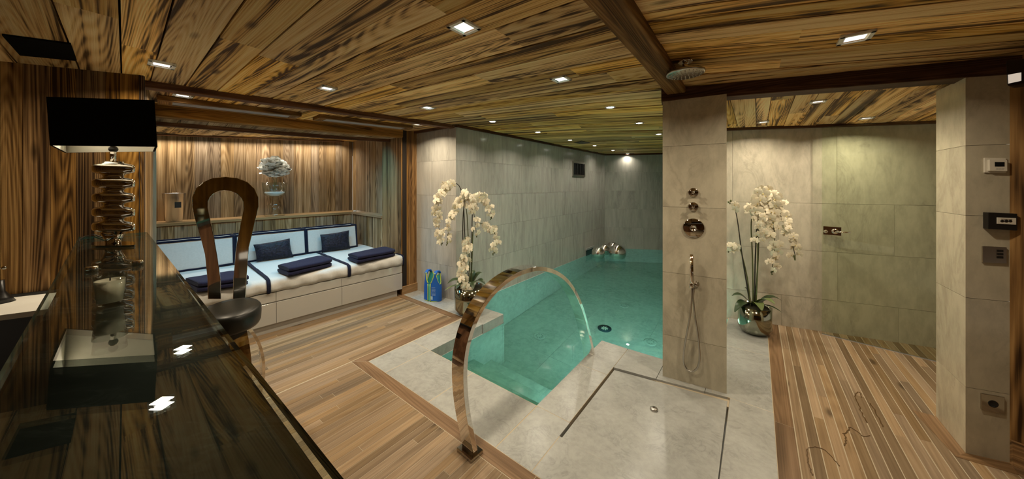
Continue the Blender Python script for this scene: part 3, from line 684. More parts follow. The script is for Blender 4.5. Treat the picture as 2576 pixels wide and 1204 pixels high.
for i, (X, Y) in enumerate(((-1.6, -0.9), (0.5, -0.8), (2.2, -0.9), (-3.0, -0.6), (-0.6, -2.0), (1.6, -2.0))):           # unseen fill lamps added behind the viewer to brighten the room
    p = V((X, Y, zc(X, Y) - 0.02)); l = bpy.data.lights.new('recessed_light_light', 'AREA'); l.shape = 'SQUARE'; l.size = 0.08; l.energy = SPOT_W; l.color = WARM
    lo = bpy.data.objects.new('recessed_light_light', l); COL.objects.link(lo); lo.location = p
    th = thing('recessed_light', ('square recessed light behind the viewer, over the bar', 'square recessed light straight behind the viewer', 'square recessed light behind the viewer, by the right wall', 'square recessed light behind the viewer, far left corner', 'square recessed light by the rear wall, left one', 'square recessed light by the rear wall, right one')[i], 'light', p, 'square recessed lights behind the viewer')
    g = MB(); g.box(p, V((0.06, 0, 0)), V((0, 0.06, 0)), V((0, 0, 0.004))); obj('frame', g, 'aluminium', th)
for x, y, lb in ((1239, 304, 'first round pool spot in the row along the left wall'), (1353, 331, 'second round pool spot in the row along the left wall'), (1434, 351, 'third round pool spot in the row along the left wall'), (1496, 365, 'fourth round pool spot in the row along the left wall'),
                 (1542, 377, 'fifth round pool spot in the row along the left wall'), (1579, 386, 'farthest round pool spot beside the end wall'), (1535, 268, 'nearest round pool spot left of the pillar'), (1608, 308, 'middle round pool spot left of the pillar'), (1657, 336, 'round pool spot touching the pillar edge in view')):
    p = ce(x, y); p.z -= 0.004; th = thing('pool_spot', lb, 'spotlight', p, 'round spots over the pool')
    g = MB(); g.lathe(p, [(0.055, 0.004), (0.055, -0.006), (0.040, -0.008), (0.036, 0.0)], 20); obj('rim', g, 'chrome', th)
    g = MB(); g.lathe(p, [(0.036, -0.004), (0.015, -0.010), (0.001, -0.011)], 16); obj('bulb', g, 'spot_glow', th)
    l = bpy.data.lights.new('pool_spot_light', 'AREA'); l.shape = 'DISK'; l.size = 0.07; l.energy = POOL_W * (0.45 if x == 1579 else 1); l.color = (1, 0.90, 0.72); l.spread = math.radians(140)
    lo = bpy.data.objects.new('pool_spot_light', l); COL.objects.link(lo); lo.location = p - V((0, 0, 0.02))
# two light strips hidden in the cove above the sofa: a cool one over the seat, a neutral one by the wall
for o0, o1, wt, cl_, lb in ((SF0 + sfn * 0.40 + sfd * 0.75, SF1 + sfn * 0.40 - sfd * 0.35, COVE_W * 1.15, (0.15, 0.66, 1.0), 'long cool lamp strip hidden in the cove above the sofa seat'), (LBL + sofd * 1.0 + sofn * 0.24, BACK - sofd * 0.05 + sofn * 0.24, COVE_W * 0.95, (1.0, 0.93, 0.82), 'long neutral lamp strip hidden in the cove by the plank wall')):
    o0.z, o1.z = zc(o0.x, o0.y) - 0.03, zc(o1.x, o1.y) - 0.03; cm_ = (o0 + o1) / 2; dd = (o1 - o0).normalized(); dn = V((-dd.y, dd.x, 0)).normalized()
    l = bpy.data.lights.new('cove_light', 'AREA'); l.shape = 'RECTANGLE'; l.size = (o1 - o0).length; l.size_y = 0.08; l.spread = math.radians(140); l.energy = wt; l.color = cl_
    lo = bpy.data.objects.new('cove_light', l); COL.objects.link(lo); lo.location = cm_ - V((0, 0, 0.01)); lo.rotation_euler = Matrix((dd, dn, dd.cross(dn))).transposed().to_euler()
    t = MB(); t.box(cm_ + V((0, 0, 0.004)), (o1 - o0) * 0.5, dn * 0.045, V((0, 0, 0.006))); tag(obj('cove_lamp_strip', t, 'trim_wood', base=cm_), lb, 'lamp strip')

# ================================================================== THINGS
def rayd(P): d = V((P.x, P.y, 0)); return d.normalized()
def across(P): d = rayd(P); return V((d.y, -d.x, 0))          # to the viewer's right
UP = V((0, 0, 1))
def curve(ps, n=24):
    ps = [V(p) for p in ps]; out = []
    for i in range(len(ps) - 1):
        p0, p1, p2, p3 = ps[max(i - 1, 0)], ps[i], ps[i + 1], ps[min(i + 2, len(ps) - 1)]
        for k in range(n // (len(ps) - 1)):
            u = k / (n // (len(ps) - 1)); out.append(0.5 * ((2 * p1) + (p2 - p0) * u + (2 * p0 - 5 * p1 + 4 * p2 - p3) * u * u + (3 * p1 - p0 - 3 * p2 + p3) * u ** 3))
    return out + [ps[-1]]
# ------------------------------------------------------------------ bar with glass top
BT = 1.21
gLB, gRB, gRN, gLN = fl(199, 596, BT), fl(370, 583, BT), fl(865, 1204, BT), fl(0, 870, BT)
gd = (gRN - gRB).normalized(); gRN = gRN + gd * 0.22
gln = gLB + gd * (gRN - gRB).length
bar = thing('bar_counter', 'dark bar counter with a clear glass top running towards the table lamp', 'bar counter', q2((gRB + gLB) / 2))
def inset(P, k): c_ = (gLB + gRB + gRN + gln) / 4; return P + (c_ - P).normalized() * k
t = MB(); Q = [gLB, gln, gRN, gRB]; b0 = len(t.v)
t.v += [V((p.x, p.y, BT - 0.015)) for p in Q] + [V((p.x, p.y, BT)) for p in Q]
t.face((3, 2, 1, 0)); t.face((4, 5, 6, 7))
for i in range(4): j = (i + 1) % 4; t.face((i, j, 4 + j, 4 + i), None, 1)
obj('glass_top', t, ['bar_glass', 'glass_edge'], bar)
cA, cB = fl(570, 864, BT - 0.018), fl(809, 1199, BT - 0.018); cd = (cB - cA).normalized()
cR0 = cA - cd * ((cA - gRB).length - 0.02); cR1 = cA + cd * ((gRN - cA).length - 0.02); cs = V((cd.y, -cd.x, 0)); cs = cs if cs.dot(gLB - gRB) > 0 else -cs
wid = (gLB - gRB).dot(cs) - 0.01
t = MB(); t.prism(ccw([cR0, cR1, cR1 + cs * wid, cR0 + cs * wid]), BT - 0.045, BT - 0.018); obj('worktop', t, 'black_marble', bar)
t = MB(); i_ = 0.04; t.prism(ccw([cR0 + cs * i_ + cd * 0.02, cR1 + cs * i_ - cd * 0.02, cR1 + cs * (wid - i_) - cd * 0.02, cR0 + cs * (wid - i_) + cd * 0.02]), 0.0, BT - 0.046, L=UP); obj('body', t, 'dark_beam_wood', bar)
for x, y, lb in ((231, 683, 'a'), (347, 667, 'b')):
    p = fl(x, y, BT); t = MB(); t.lathe(p, [(0.014, 0.0), (0.014, 0.016), (0.012, 0.018), (0.001, 0.018)], 24); obj('glass_fixing', t, 'chrome', bar)
# back worktop with the sink at the far left
bk = thing('back_worktop', 'low pale worktop against the plank wall at the left edge', 'worktop', q2(LW0))
wn = V((ld.y, -ld.x, 0)); t = MB()
z_ = vp(0, 747, LW0, LW1).z
t.prism([LW0 + wn * 0.40, LW0 + ld * 0.63 + wn * 0.40, LW0 + ld * 0.63 + wn * 0.012, LW0 + wn * 0.012], z_ - 0.03, z_ - 0.004); obj('top', t, 'shade_lining', bk)
t = MB(); t.prism([LW0 + wn * 0.025, LW0 + ld * 0.64 + wn * 0.025, LW0 + ld * 0.64 + wn * 0.012, LW0 + wn * 0.012], z_ - 0.004, z_ + 0.012); obj('upstand', t, 'black_plastic', bk)
t = MB(); t.prism([LW0 + wn * 0.38, LW0 + ld * 0.6 + wn * 0.38, LW0 + ld * 0.6 + wn * 0.02, LW0 + wn * 0.02], 0.0, z_ - 0.032); obj('cabinet', t, 'black_plastic', bk)
p = vp(2, 742, LW0 + wn * 0.12, LW1 + wn * 0.12); p.z = z_ - 0.004
fa = thing('sink_tap', 'dark tap with a thin chrome lever at the left edge', 'tap', p)
t = MB(); t.lathe(p, [(0.045, 0), (0.03, 0.03), (0.014, 0.06), (0.012, 0.12)], 20); obj('body', t, 'black_plastic', fa)
e_ = vp(11, 673, LW0 + wn * 0.12, LW1 + wn * 0.12); st = p + V((-0.05, -0.03, 0)); st.z = e_.z - 0.008
t = MB(); t.tube([p + UP * 0.11, st, e_], 0.004, 8); obj('lever', t, 'chrome', fa)
t = MB(); t.sphere(e_, 0.010, 12, 8); obj('knob', t, 'dark_chrome', fa)

# ------------------------------------------------------------------ table lamp
lp = fl(285, 617, BT); ZL = lp.y
lamp = thing('table_lamp', 'tall chrome table lamp of stacked rings with a rectangular black shade', 'lamp', lp)
def lz(y, Z=ZL): return EYE + (HY - y) / F * Z
sb, stp = EYE + 0.168, EYE + 0.374
FLp, FRp, BRp, BLp = at(125, 367, 1.33), at(396, 365, 1.38), at(390, 382, 1.58), at(163, 386, 1.64)
tops = [at(116, 241, 1.33), at(389, 253, 1.385), at(383, 266, 1.60), at(155, 262, 1.66)]
bots = [FLp, FRp, BRp, BLp]
for p in tops: p.z = stp
for p in bots: p.z = sb
def shell(off, mi, flip):
    c_ = sum(bots, V()) / 4; r = MB()
    bi = [p + (V((c_.x, c_.y, p.z)) - p) * off for p in bots]; ti = [p + (V((c_.x, c_.y, p.z)) - p) * off for p in tops]
    return bi, ti
bo, to = shell(0, 0, 0); bi, ti = shell(0.05, 0, 0)
t = MB(); t.grid([bo, to], True, sm=False); t.grid([bi, bo], True, sm=False); t.grid([to, ti], True, sm=False); sh = obj('shade', t, 'black_fabric', lamp)
t = MB(); t.grid([ti, bi], True, sm=False); obj('lining', t, 'shade_lining', sh)
def sq(c_, hx, hy, z, n=32, e=5.0):
    X = V((1, 0.05, 0)).normalized(); Y = rayd(c_) * 1.35; r = []
    for k in range(n):
        a = 2 * math.pi * (k + 0.5) / n; ca, sa = math.cos(a), math.sin(a); q = (abs(ca) ** e + abs(sa) ** e) ** (-1 / e)
        r.append(V((c_.x, c_.y, z)) + X * hx * ca * q + Y * hy * sa * q)
    return r
hw = 52 / F * ZL; dp = hw * 0.55
for i in range(5):
    yc = 425 + 36 * i; rows = []
    for dy, f_ in ((-18, 0.48), (-14, 0.53), (-11, 0.84), (-9, 0.94), (-5, 1.0), (4, 1.0), (8, 0.96), (10, 0.86), (13, 0.58), (18, 0.48)):
        rows.append(sq(lp, hw * f_, dp * f_, lz(yc + dy)))
    t = MB(); t.grid(rows[::-1], True, 0, True); obj('ring', t, 'chrome', lamp)
t = MB(); t.lathe(lp, [(0.024, 0.004), (0.026, 0.03), (0.040, lz(583) - BT), (0.030, lz(583) - BT + 0.004)], 28); obj('foot', t, 'chrome', lamp)
t = MB(); t.grid([sq(lp, hw, dp * 1.15, BT + z_) for z_ in (0.0005, 0.010)], True, 0, True, False); obj('base_plate', t, 'dark_chrome', lamp)
t = MB(); t.tube([V((lp.x, lp.y, lz(410))), V((lp.x, lp.y, sb + 0.02))], 0.0095, 16); obj('stem', t, 'chrome', lamp)
t = MB(); t.sphere(V((lp.x, lp.y, sb + 0.004)), 0.016, 16, 10); obj('socket', t, 'black_plastic', lamp)
cpts = [lp + V((-0.05, 0.05, 0.008)), fl(236, 592, BT) + UP * 0.006, fl(212, 597, BT) + UP * 0.006, fl(200, 603, BT) + UP * 0.004, fl(190, 640, BT) + V((-0.05, 0.03, -0.1))]
t = MB(); t.tube(cpts, 0.003, 6); obj('cable', t, 'black_plastic', lamp)

# ------------------------------------------------------------------ candle
cp = fl(277, 768, BT); cp.z = BT + 0.001
cn = thing('candle', 'cream candle in a clear tapered glass on the bar top', 'candle', cp); hC = 78 / F * cp.y
t = MB(); t.lathe(cp, [(0.0195, 0), (0.021, 0.003), (0.0275, hC), (0.0262, hC), (0.0205, 0.010), (0.001, 0.009)], 32); obj('glass', t, 'vase_glass', cn)
t = MB(); t.lathe(cp, [(0.0200, 0.0095), (0.0245, hC * 0.82), (0.022, hC * 0.80), (0.001, hC * 0.79)], 32); obj('wax', t, 'wax', cn)
t = MB(); t.tube([cp + UP * hC * 0.78, cp + UP * hC * 0.90], 0.0012, 6); obj('wick', t, 'wick', cn)

# ------------------------------------------------------------------ bar stool
sp_ = fl(583, 772, 0.80); sr = rayd(sp_); sx = across(sp_)
stool = thing('bar_stool', 'polished chrome bar stool with a keyhole back and round black seat', 'bar stool', q2(sp_))
bkp = fl(570, 742, 0.80); pa, pb = bkp - sx, bkp + sx
outer = [(523, 752), (522, 702), (515.6, 640), (504, 595), (491.6, 555), (482, 519), (483, 495), (492, 474), (510, 458), (535, 447), (566, 444), (597, 447), (622, 457), (640, 473), (650, 495), (650.5, 519), (642, 555), (634, 590), (626, 623), (620, 702), (618, 752)]
inner = [(556, 752), (555, 702), (546, 640), (538, 595), (529, 555), (522.5, 522), (523, 508), (528, 497), (538, 487), (551, 481), (566, 479), (582, 481), (595, 487), (606, 497), (612, 508), (613.5, 522), (607, 555), (600, 590), (594, 623), (587, 702), (586, 752)]
t = MB(); b0 = 0; th_ = sr * 0.030
for o_, i_ in zip(outer, inner):
    a, b_ = vp(o_[0], o_[1], pa, pb), vp(i_[0], i_[1], pa, pb); t.v += [a, b_, b_ + th_, a + th_]
for k in range(len(outer) - 1):
    for j in range(4):
        j2 = (j + 1) % 4; t.face((4 * k + j, 4 * k + 4 + j, 4 * k + 4 + j2, 4 * k + j2), None, 0, False)
t.face((0, 1, 2, 3)); n_ = 4 * (len(outer) - 1); t.face((n_ + 3, n_ + 2, n_ + 1, n_))
obj('backrest', t, 'chrome', stool, bevel=0.003)
rows = []
for rr, z_ in ((0.05, 0.700), (0.95, 0.700), (1.0, 0.715), (1.02, 0.76), (1.0, 0.788), (0.93, 0.80), (0.6, 0.806), (0.05, 0.808)):
    rows.append([V((sp_.x, sp_.y, z_)) + (sx * 0.132 * math.cos(2 * math.pi * k / 40) + sr * 0.185 * math.sin(2 * math.pi * k / 40)) * rr for k in range(40)])
t = MB(); t.grid(rows, True, 0, True); obj('seat', t, 'black_leather', stool)
for dr in (-sr * 0.92 + sx * 0.30, sx * 0.95 + sr * 0.1, -sx * 0.8 + sr * 0.5):
    dr = dr.normalized(); prof = [(0.045, 0.70), (0.085, 0.64), (0.120, 0.55), (0.138, 0.44), (0.135, 0.33), (0.11, 0.21), (0.06, 0.09), (0.045, 0.022)]
    t = MB(); t.ribbon(curve([q2(sp_) + dr * r + UP * z_ for r, z_ in prof], 28), dr.cross(UP), 0.085, 0.014); obj('leg', t, 'chrome', stool)
t = MB(); t.lathe(q2(sp_), [(0.20, 0.001), (0.20, 0.012), (0.05, 0.022), (0.001, 0.022)], 40); obj('base', t, 'chrome', stool)

# ------------------------------------------------------------------ sofa
SO = q2(SOF_B)
def S(l, d, z=0.0): return SO + sofd * l + sofn * d + UP * z
def lx(x, d): p = vp(x, 600, S(-1, d), S(0, d)); return (q2(p) - SO).dot(sofd)
def sbox(mb, l0, l1, d0, d1, z0, z1): mb.prism(ccw([S(l0, d0), S(l1, d0), S(l1, d1), S(l0, d1)]), z0, z1, L=sofd)
R_, Lend = lx(1012, -0.03), -2.15
sofa = thing('sofa_base', 'long white lacquered sofa bench with drawers below the cushions', 'sofa', S(-1.5, 0.6))
t = MB(); sbox(t, Lend, R_ - 0.06, 0.0, 1.45, 0.0, 0.088); obj('plinth', t, 'white_lacquer', sofa)
t = MB(); sbox(t, Lend, R_, -0.012, 1.45, 0.0885, 0.408); obj('body', t, 'white_lacquer', sofa)
bx = [Lend, lx(695, -0.03), lx(860, -0.03), R_]
for a, b_ in zip(bx, bx[1:]):
    t = MB(); sbox(t, a + 0.0015, b_ - 0.0015, -0.034, -0.0125, 0.090, 0.302); obj('drawer', t, 'white_lacquer', sofa, bevel=0.002)
    t = MB(); sbox(t, a + 0.0015, b_ - 0.0015, -0.026, -0.0125, 0.312, 0.406); obj('panel', t, 'white_lacquer', sofa, bevel=0.002)
SH = 0.54; BD = 1.06
cl = [lx(676, -0.045), lx(879, -0.045), R_ + 0.012]; cl = [max(Lend, cl[0] - (cl[1] - cl[0]))] + cl
def cushion(name, mb_fn, label, cat, grp, base, trims):
    th = thing(name, label, cat, base, grp); mb_fn(th)
    for tr in trims:
        t = MB(); t.tube(tr, 0.0125, 8); obj('fringe', t, 'navy_fringe', th)
def soft_box(P, nx=16, ny=16, amp=0.006, seed=0, rad=0.035):
    """rounded padded block between two opposite corner frames: P = 8 corners (bottom 4, top 4)"""
    mb = MB(); mb.hexa(P, L=sofd); return mb
for i in range(3):
    a, b_ = cl[i] + 0.004, cl[i + 1] - 0.004
    lb = ('white seat cushion at the left end of the sofa behind the stool', 'white seat cushion in the middle of the sofa', 'white seat cushion at the right end of the sofa by the post')[i]
    th = thing('seat_cushion', lb, 'cushion', S((a + b_) / 2, 0.5, 0.41), 'sofa seat cushions')
    rows = []; rn = random.Random(i)      # sagging loose cover: loft along the length
    prof = [(0.02, 0.412), (-0.032, 0.415), (-0.046, 0.45), (-0.046, 0.49), (-0.036, 0.522), (-0.008, 0.538), (0.08, 0.541), (0.35, 0.543), (0.7, 0.541), (1.05, 0.540), (1.26, 0.538), (1.26, 0.412)]
    for k in range(25):
        u = k / 24; rows.append([S(a + (b_ - a) * u, d + 0.008 * math.sin(9 * u * math.pi + i * 2 + j) * (1 if 0 < j < 5 else 0), z + 0.004 * math.sin(7 * u + j * 1.3 + i)) for j, (d, z) in enumerate(prof)])
    t = MB(); t.grid(rows, True, 0, True); obj('cover', t, 'cream_cotton', th)
    for l_ in (a + 0.002, b_ - 0.002):
        t = MB(); rr = random.Random(i + 5)
        pts = [S(l_, 1.04, SH + 0.008)] + [S(l_, 1.0 - 0.1 * k, SH + 0.008 + rr.uniform(-.002, .004)) for k in range(10)] + [S(l_, 0.02, SH + 0.006), S(l_, -0.035, SH - 0.006), S(l_, -0.052, 0.49), S(l_, -0.052, 0.43), S(l_, -0.04, 0.413)]
        t.tube(pts, 0.0115, 7); obj('fringe', t, 'navy_fringe', th)
# back cushions
bl = [lx(592, BD), lx(772, BD), lx(900, BD)]; bl = [max(Lend, bl[0] - (bl[1] - bl[0]))] + bl
BZ0, BZ1 = 0.545, 0.875
for i in range(3):
    a, b_ = bl[i] + 0.006, bl[i + 1] - 0.006
    lb = ('white back cushion at the left end of the sofa behind the stool', 'white back cushion in the middle of the sofa', 'white back cushion at the right end of the sofa')[i]
    th = thing('back_cushion', lb, 'cushion', S((a + b_) / 2, BD + 0.1, BZ0), 'sofa back cushions')
    t = MB(); P = [S(a, BD, BZ0), S(b_, BD, BZ0), S(b_, BD + 0.19, BZ0), S(a, BD + 0.19, BZ0), S(a, BD + 0.05, BZ1), S(b_, BD + 0.05, BZ1), S(b_, BD + 0.23, BZ1), S(a, BD + 0.23, BZ1)]
    t.hexa(P, L=sofd); obj('cover', t, 'cream_cotton', th, bevel=0.022)
    c0, c1, c2, c3 = P[0], P[1], P[5], P[4]
    for loop in ([c3 + UP * 0.004, c2 + UP * 0.004], [P[7] + UP * 0.004, P[6] + UP * 0.004], [c0 + UP * 0.008 - sofn * 0.004, c1 + UP * 0.008 - sofn * 0.004], [c0 + sofd * 0.004, c3 + sofd * 0.004, P[7] + sofd * 0.004], [c1 - sofd * 0.004, c2 - sofd * 0.004, P[6] - sofd * 0.004]):
        pts = []
        for p, q in zip(loop, loop[1:]): pts += [p.lerp(q, k / 10) + UP * (0.002 * math.sin(k * 2.1)) for k in range(11)]
        t = MB(); t.tube(pts, 0.0115, 7); obj('fringe', t, 'navy_fringe', th)
# velvet pillows
for cs_, lb in ((((637, 616), (729, 600), (738, 647), (645, 659)), 'crushed black velvet pillow on the middle back cushion'), (((805, 590), (878, 579), (881, 625), (809, 636)), 'crushed black velvet pillow on the right back cushion')):
    P = [vp(x, y, S(-1, BD - (0.10 if k > 1 else 0.02)), S(0, BD - (0.10 if k > 1 else 0.02))) for k, (x, y) in enumerate(cs_)]
    low = min(P[2].z, P[3].z); c_ = sum(P, V()) / 4; nrm = (P[1] - P[0]).cross(P[3] - P[0]).normalized(); nrm = nrm if nrm.dot(sofn) < 0 else -nrm
    if low < SH + 0.006:
        for p in P: p.z += SH + 0.006 - low
    rows_f, rows_b = [], []
    n_ = 14
    for i in range(n_ + 1):
        u = i / n_; rf = []; rb = []
        for j in range(n_ + 1):
            v = j / n_; p = P[0].lerp(P[1], u).lerp(P[3].lerp(P[2], u), v)
            pin = 1 - 0.05 * (1 - abs(2 * v - 1) ** 2) * abs(2 * u - 1) ** 6 - 0.06 * (1 - abs(2 * u - 1) ** 2) * abs(2 * v - 1) ** 6
            p = c_ + (p - c_) * pin; h_ = 0.055 * ((1 - abs(2 * u - 1) ** 3) * (1 - abs(2 * v - 1) ** 3)) ** 0.6
            rf.append(p + nrm * (h_ + 0.002)); rb.append(p - nrm * h_ * 0.7)
        rows_f.append(rf); rows_b.append(rb)
    t = MB(); t.grid(rows_f); t.grid([r[::-1] for r in rows_b]); tag(obj('throw_pillow', t, 'black_velvet', base=V((c_.x, c_.y, low))), lb, 'pillow', 'velvet pillows on the sofa')
# folded towels
for (fl_, fr_, bk_), lb in ((((727, 697), (838, 669), (696, 672)), 'folded navy towel on the middle seat cushion'), (((901, 664), (997, 643), (873, 643)), 'folded navy towel on the right seat cushion'), (((498, 738), (628, 716), (462, 706)), 'folded navy towel on the left seat cushion behind the stool')):
    z_ = SH + 0.008; a, b_, c_ = fl(*fl_, z_), fl(*fr_, z_), fl(*bk_, z_ + 0.05); a.z = b_.z = c_.z = z_
    X = b_ - a; Y = c_ - a; Y = Y.normalized() * min(Y.length, 0.42)
    th = thing('folded_towel', lb, 'towel', a + (X + Y) / 2, 'folded navy towels'); rn = random.Random(len(lb))
    for k in range(2):
        o_ = a + UP * 0.044 * k + X.normalized() * (0.008 * k) + Y.normalized() * 0.006 * k
        rows = []; hh = 0.042; nY = 22
        for i in range(15):
            u = i / 14; r = []
            edge = 1 - (0.10 if i in (0, 14) else 0.0)
            for j in range(nY):
                ang = 2 * math.pi * j / nY; ca, sa = math.cos(ang), math.sin(ang); e = 7
                q = (abs(ca) ** e + abs(sa) ** e) ** (-1 / e)
                yy, zz = 0.5 + 0.5 * ca * q * edge, 0.5 + 0.5 * sa * q * edge
                r.append(o_ + X * (u * 0.985 + (0.004 * math.sin(j)) ) + Y * yy + UP * (hh * zz + 0.0035 * math.sin(5 * u + 3 * yy + k)))
            rows.append(r)
        t = MB(); t.grid(rows, True, 0, True); obj('fold', t, 'navy_towel', th)

# ------------------------------------------------------------------ on the ledge
def on_ledge(x, off=0.13):
    p = vp(x, 540, LBL + sofn * off, BACK + sofn * off); p.z = LEDGE; return p
def wpx(p, px): return px / F * p.y / math.sqrt(1 + (p.x / p.y) ** 2)        # px width of an upright round thing -> metres
def hpx(p, px): return px / F * p.y
p = on_ledge(438); bu = thing('wine_bucket', 'shiny chrome bucket with a black label on the wooden ledge', 'bucket', p)
h_ = hpx(p, 72); r0, r1 = wpx(p, 21), wpx(p, 31)
t = MB(); t.lathe(p, [(r0 * 0.9, 0), (r0, 0.004), (r1, h_), (r1 * 1.02, h_), (r1 * 0.96, h_ - 0.004), (r0 * 0.9, 0.01)], 40); obj('body', t, 'bright_chrome', bu)
f_ = -rayd(p) + across(p) * 0.35; f_.normalize(); f2 = V((-f_.y, f_.x, 0)); rm = (r0 + r1) * 0.5 + r1 * 0.06
t = MB(); t.box(p + f_ * (rm + 0.004) + UP * h_ * 0.60, f2 * r1 * 0.28, f_ * 0.002, UP * h_ * 0.10); obj('label_tag', t, 'black_plastic', bu)
p = on_ledge(691); vs = thing('glass_vase', 'tall clear glass pedestal vase of white flowers on the wooden ledge', 'vase', p)
R1 = wpx(p, 30); H1 = hpx(p, 1)
prof = [(0.85, 0), (0.9, 2), (0.35, 8), (0.28, 14), (0.62, 22), (0.66, 27), (0.32, 34), (0.30, 42), (0.55, 47), (0.95, 55), (1.05, 70), (1.1, 84), (1.07, 84), (1.0, 70), (0.9, 56), (0.3, 49), (0.02, 48)]
t = MB(); t.lathe(p, [(a * R1, b_ * H1) for a, b_ in prof], 32); obj('glass', t, 'vase_glass', vs)
t = MB(); t.lathe(p, [(0.40 * R1, 50 * H1), (0.86 * R1, 57 * H1), (0.84 * R1, 60 * H1), (0.01, 60 * H1)], 28); obj('sand', t, 'white_sand', vs)
rn = random.Random(4)
def ruffle(c_, r, rn, mb):
    for ring in range(3):
        n_ = 5 + ring; a0 = rn.uniform(0, 6)
        for k in range(n_):
            a = a0 + 2 * math.pi * k / n_; el = 1.2 - ring * 0.55 + rn.uniform(-.15, .15)
            d = V((math.cos(a) * math.cos(el), math.sin(a) * math.cos(el), math.sin(el))); s_ = d.cross(UP).normalized(); u_ = s_.cross(d)
            ln = r * rn.uniform(0.8, 1.1); rows = []
            for i, (f1, wd) in enumerate(((0.05, 0.12), (0.4, 0.5), (0.75, 0.62), (1.0, 0.35))):
                rows.append([c_ + d * ln * f1 + s_ * ln * wd * g_ + u_ * ln * (0.25 * f1 * f1 + 0.12 * (abs(g_) ** 2) * math.sin(i * 2 + k)) for g_ in (-1, -0.5, 0, 0.5, 1)])
            mb.grid(rows)
cent = p + UP * hpx(p, 114)
for k in range(9):
    a = 2 * math.pi * k / 8; rr = R1 * (0.72 if k < 8 else 0)
    c_ = cent + across(p) * rr * math.cos(a) * 1.05 + rayd(p) * rr * 0.7 * math.sin(a * 2) + UP * (rr * math.sin(a) * 0.95 + (0.03 if k == 8 else 0))
    t = MB(); ruffle(c_, R1 * 0.74, rn, t); obj('blossom', t, 'petal_white', vs)
for k in range(4):
    t = MB(); t.tube([p + UP * 60 * H1 + V((0.01 * k - .02, 0, 0)), p + UP * 85 * H1 + V((0.008 * k - 0.01, 0.005 * k, 0)), cent + V((0.03 * k - 0.05, 0, -0.03))], 0.003, 6); obj('stem', t, 'stem_green', vs)
p = on_ledge(893, 0.05); p = q2(BACK) + sofd * 0.06 + sofn * 0.03 + UP * (LEDGE + 0.001)
tl = thing('tea_light', 'small white tea light in the corner of the wooden ledge', 'candle', p)
t = MB(); t.lathe(p, [(0.022, 0), (0.024, 0.012), (0.022, 0.014), (0.001, 0.013)], 20); obj('cup', t, 'white_plastic', tl)
t = MB(); t.lathe(p, [(0.020, 0.0135), (0.001, 0.0155)], 20); obj('wax', t, 'wax', tl)

# ------------------------------------------------------------------ air grilles under the soffit
for cs_, fr_, lb in ((((432, 256), (735, 288), (722, 293), (436, 265)), ((408, 246), (758, 281), (745, 298), (398, 264)), 'long pale air grille on the left above the sofa'), (((820, 295), (1012, 322), (1004, 325), (822, 301)), ((806, 288), (1030, 318), (1010, 327), (800, 299)), 'long pale air grille on the right above the sofa')):
    P = [ce(x, y, 0.03) for x, y in cs_]; c_ = sum(P, V()) / 4
    X = ((P[1] - P[0]) + (P[2] - P[3])) / 4; Y = sfn * 0.055; th = thing('air_grille', lb, 'air grille', c_, 'air grilles')
    ux = sfd; hx = X.length; c_.z -= 0.002
    Z3 = V((ux.x, ux.y, (zc(*(c_ + ux)[:2]) - zc(*(c_ - ux)[:2])) / 2)).normalized()
    for k in (-1, 1):
        t = MB(); t.box(c_ + sfn * 0.085 * k + UP * 0.014, Z3 * (hx + 0.08), sfn * 0.022, UP * 0.019, L=sfd); obj('frame', t, 'beam_wood', th)
        t = MB(); t.box(c_ + Z3 * (hx + 0.04) * k + UP * 0.014, Z3 * 0.04, sfn * 0.062, UP * 0.019, L=sfn); obj('frame', t, 'beam_wood', th)
    for k in range(6):
        t = MB(); t.box(c_ + sfn * (-0.05 + 0.02 * k), Z3 * hx, sfn * 0.0075, UP * 0.004); obj('slat', t, 'aluminium', th)
    t = MB(); t.box(c_ + UP * 0.014, Z3 * hx, sfn * 0.06, UP * 0.004); obj('duct', t, 'screen_dark', th)
# flush black speaker panel, ceiling left, and dark vent over the pool
P = [ce(x, y) for x, y in ((5, 84), (178, 107), (193, 149), (50, 135))]; c_ = sum(P, V()) / 4
th = thing('ceiling_speaker', 'flat black speaker panel flush in the ceiling at the left', 'speaker', c_)
t = MB(); t.hexa([p - UP * 0.010 for p in P[::-1]] + [p + UP * 0.01 for p in P[::-1]]); obj('panel', t, 'black_fabric', th)
th['label'] = 'flat black speaker panel flush in the ceiling above the bar'
P = [ce(x, y) for x, y in ((1443, 358), (1463, 354), (1486, 358), (1466, 361))]; c_ = sum(P, V()) / 4
th = thing('ceiling_vent', 'small dark square vent in the ceiling over the pool', 'vent', c_)
t = MB(); t.hexa([p - UP * 0.008 for p in P[::-1]] + [p + UP * 0.01 for p in P[::-1]]); obj('panel', t, 'screen_dark', th)
# wall vent above the pool
wA, wB = q2(CORN), q2(FARL); wd_ = (wB - wA).normalized(); wnn = V((wd_.y, -wd_.x, 0))
P = [vp(x, y, wA, wB) for x, y in ((1439, 404), (1470, 408), (1470, 446), (1439, 443))]; c_ = sum(P, V()) / 4; hx, hz = (P[1] - P[0]).length / 2, (P[0].z - P[3].z) / 2
th = thing('wall_vent', 'square steel framed vent with dark slats on the marble pool wall', 'vent', c_)
for a, b_, cc in ((hx, 0.02, hz - 0.02), (hx, 0.02, -hz + 0.02)):
    t = MB(); t.box(c_ + wnn * 0.012 + UP * cc, wd_ * a, wnn * 0.012, UP * b_); obj('frame', t, 'brushed_steel', th)
for k in (-1, 1):
    t = MB(); t.box(c_ + wnn * 0.012 + wd_ * k * (hx - 0.02), wd_ * 0.02, wnn * 0.012, UP * (hz - 0.04)); obj('frame', t, 'brushed_steel', th)
t = MB(); t.box(c_ + wnn * 0.003, wd_ * (hx - 0.04), wnn * 0.002, UP * (hz - 0.04)); obj('backing', t, 'screen_dark', th)
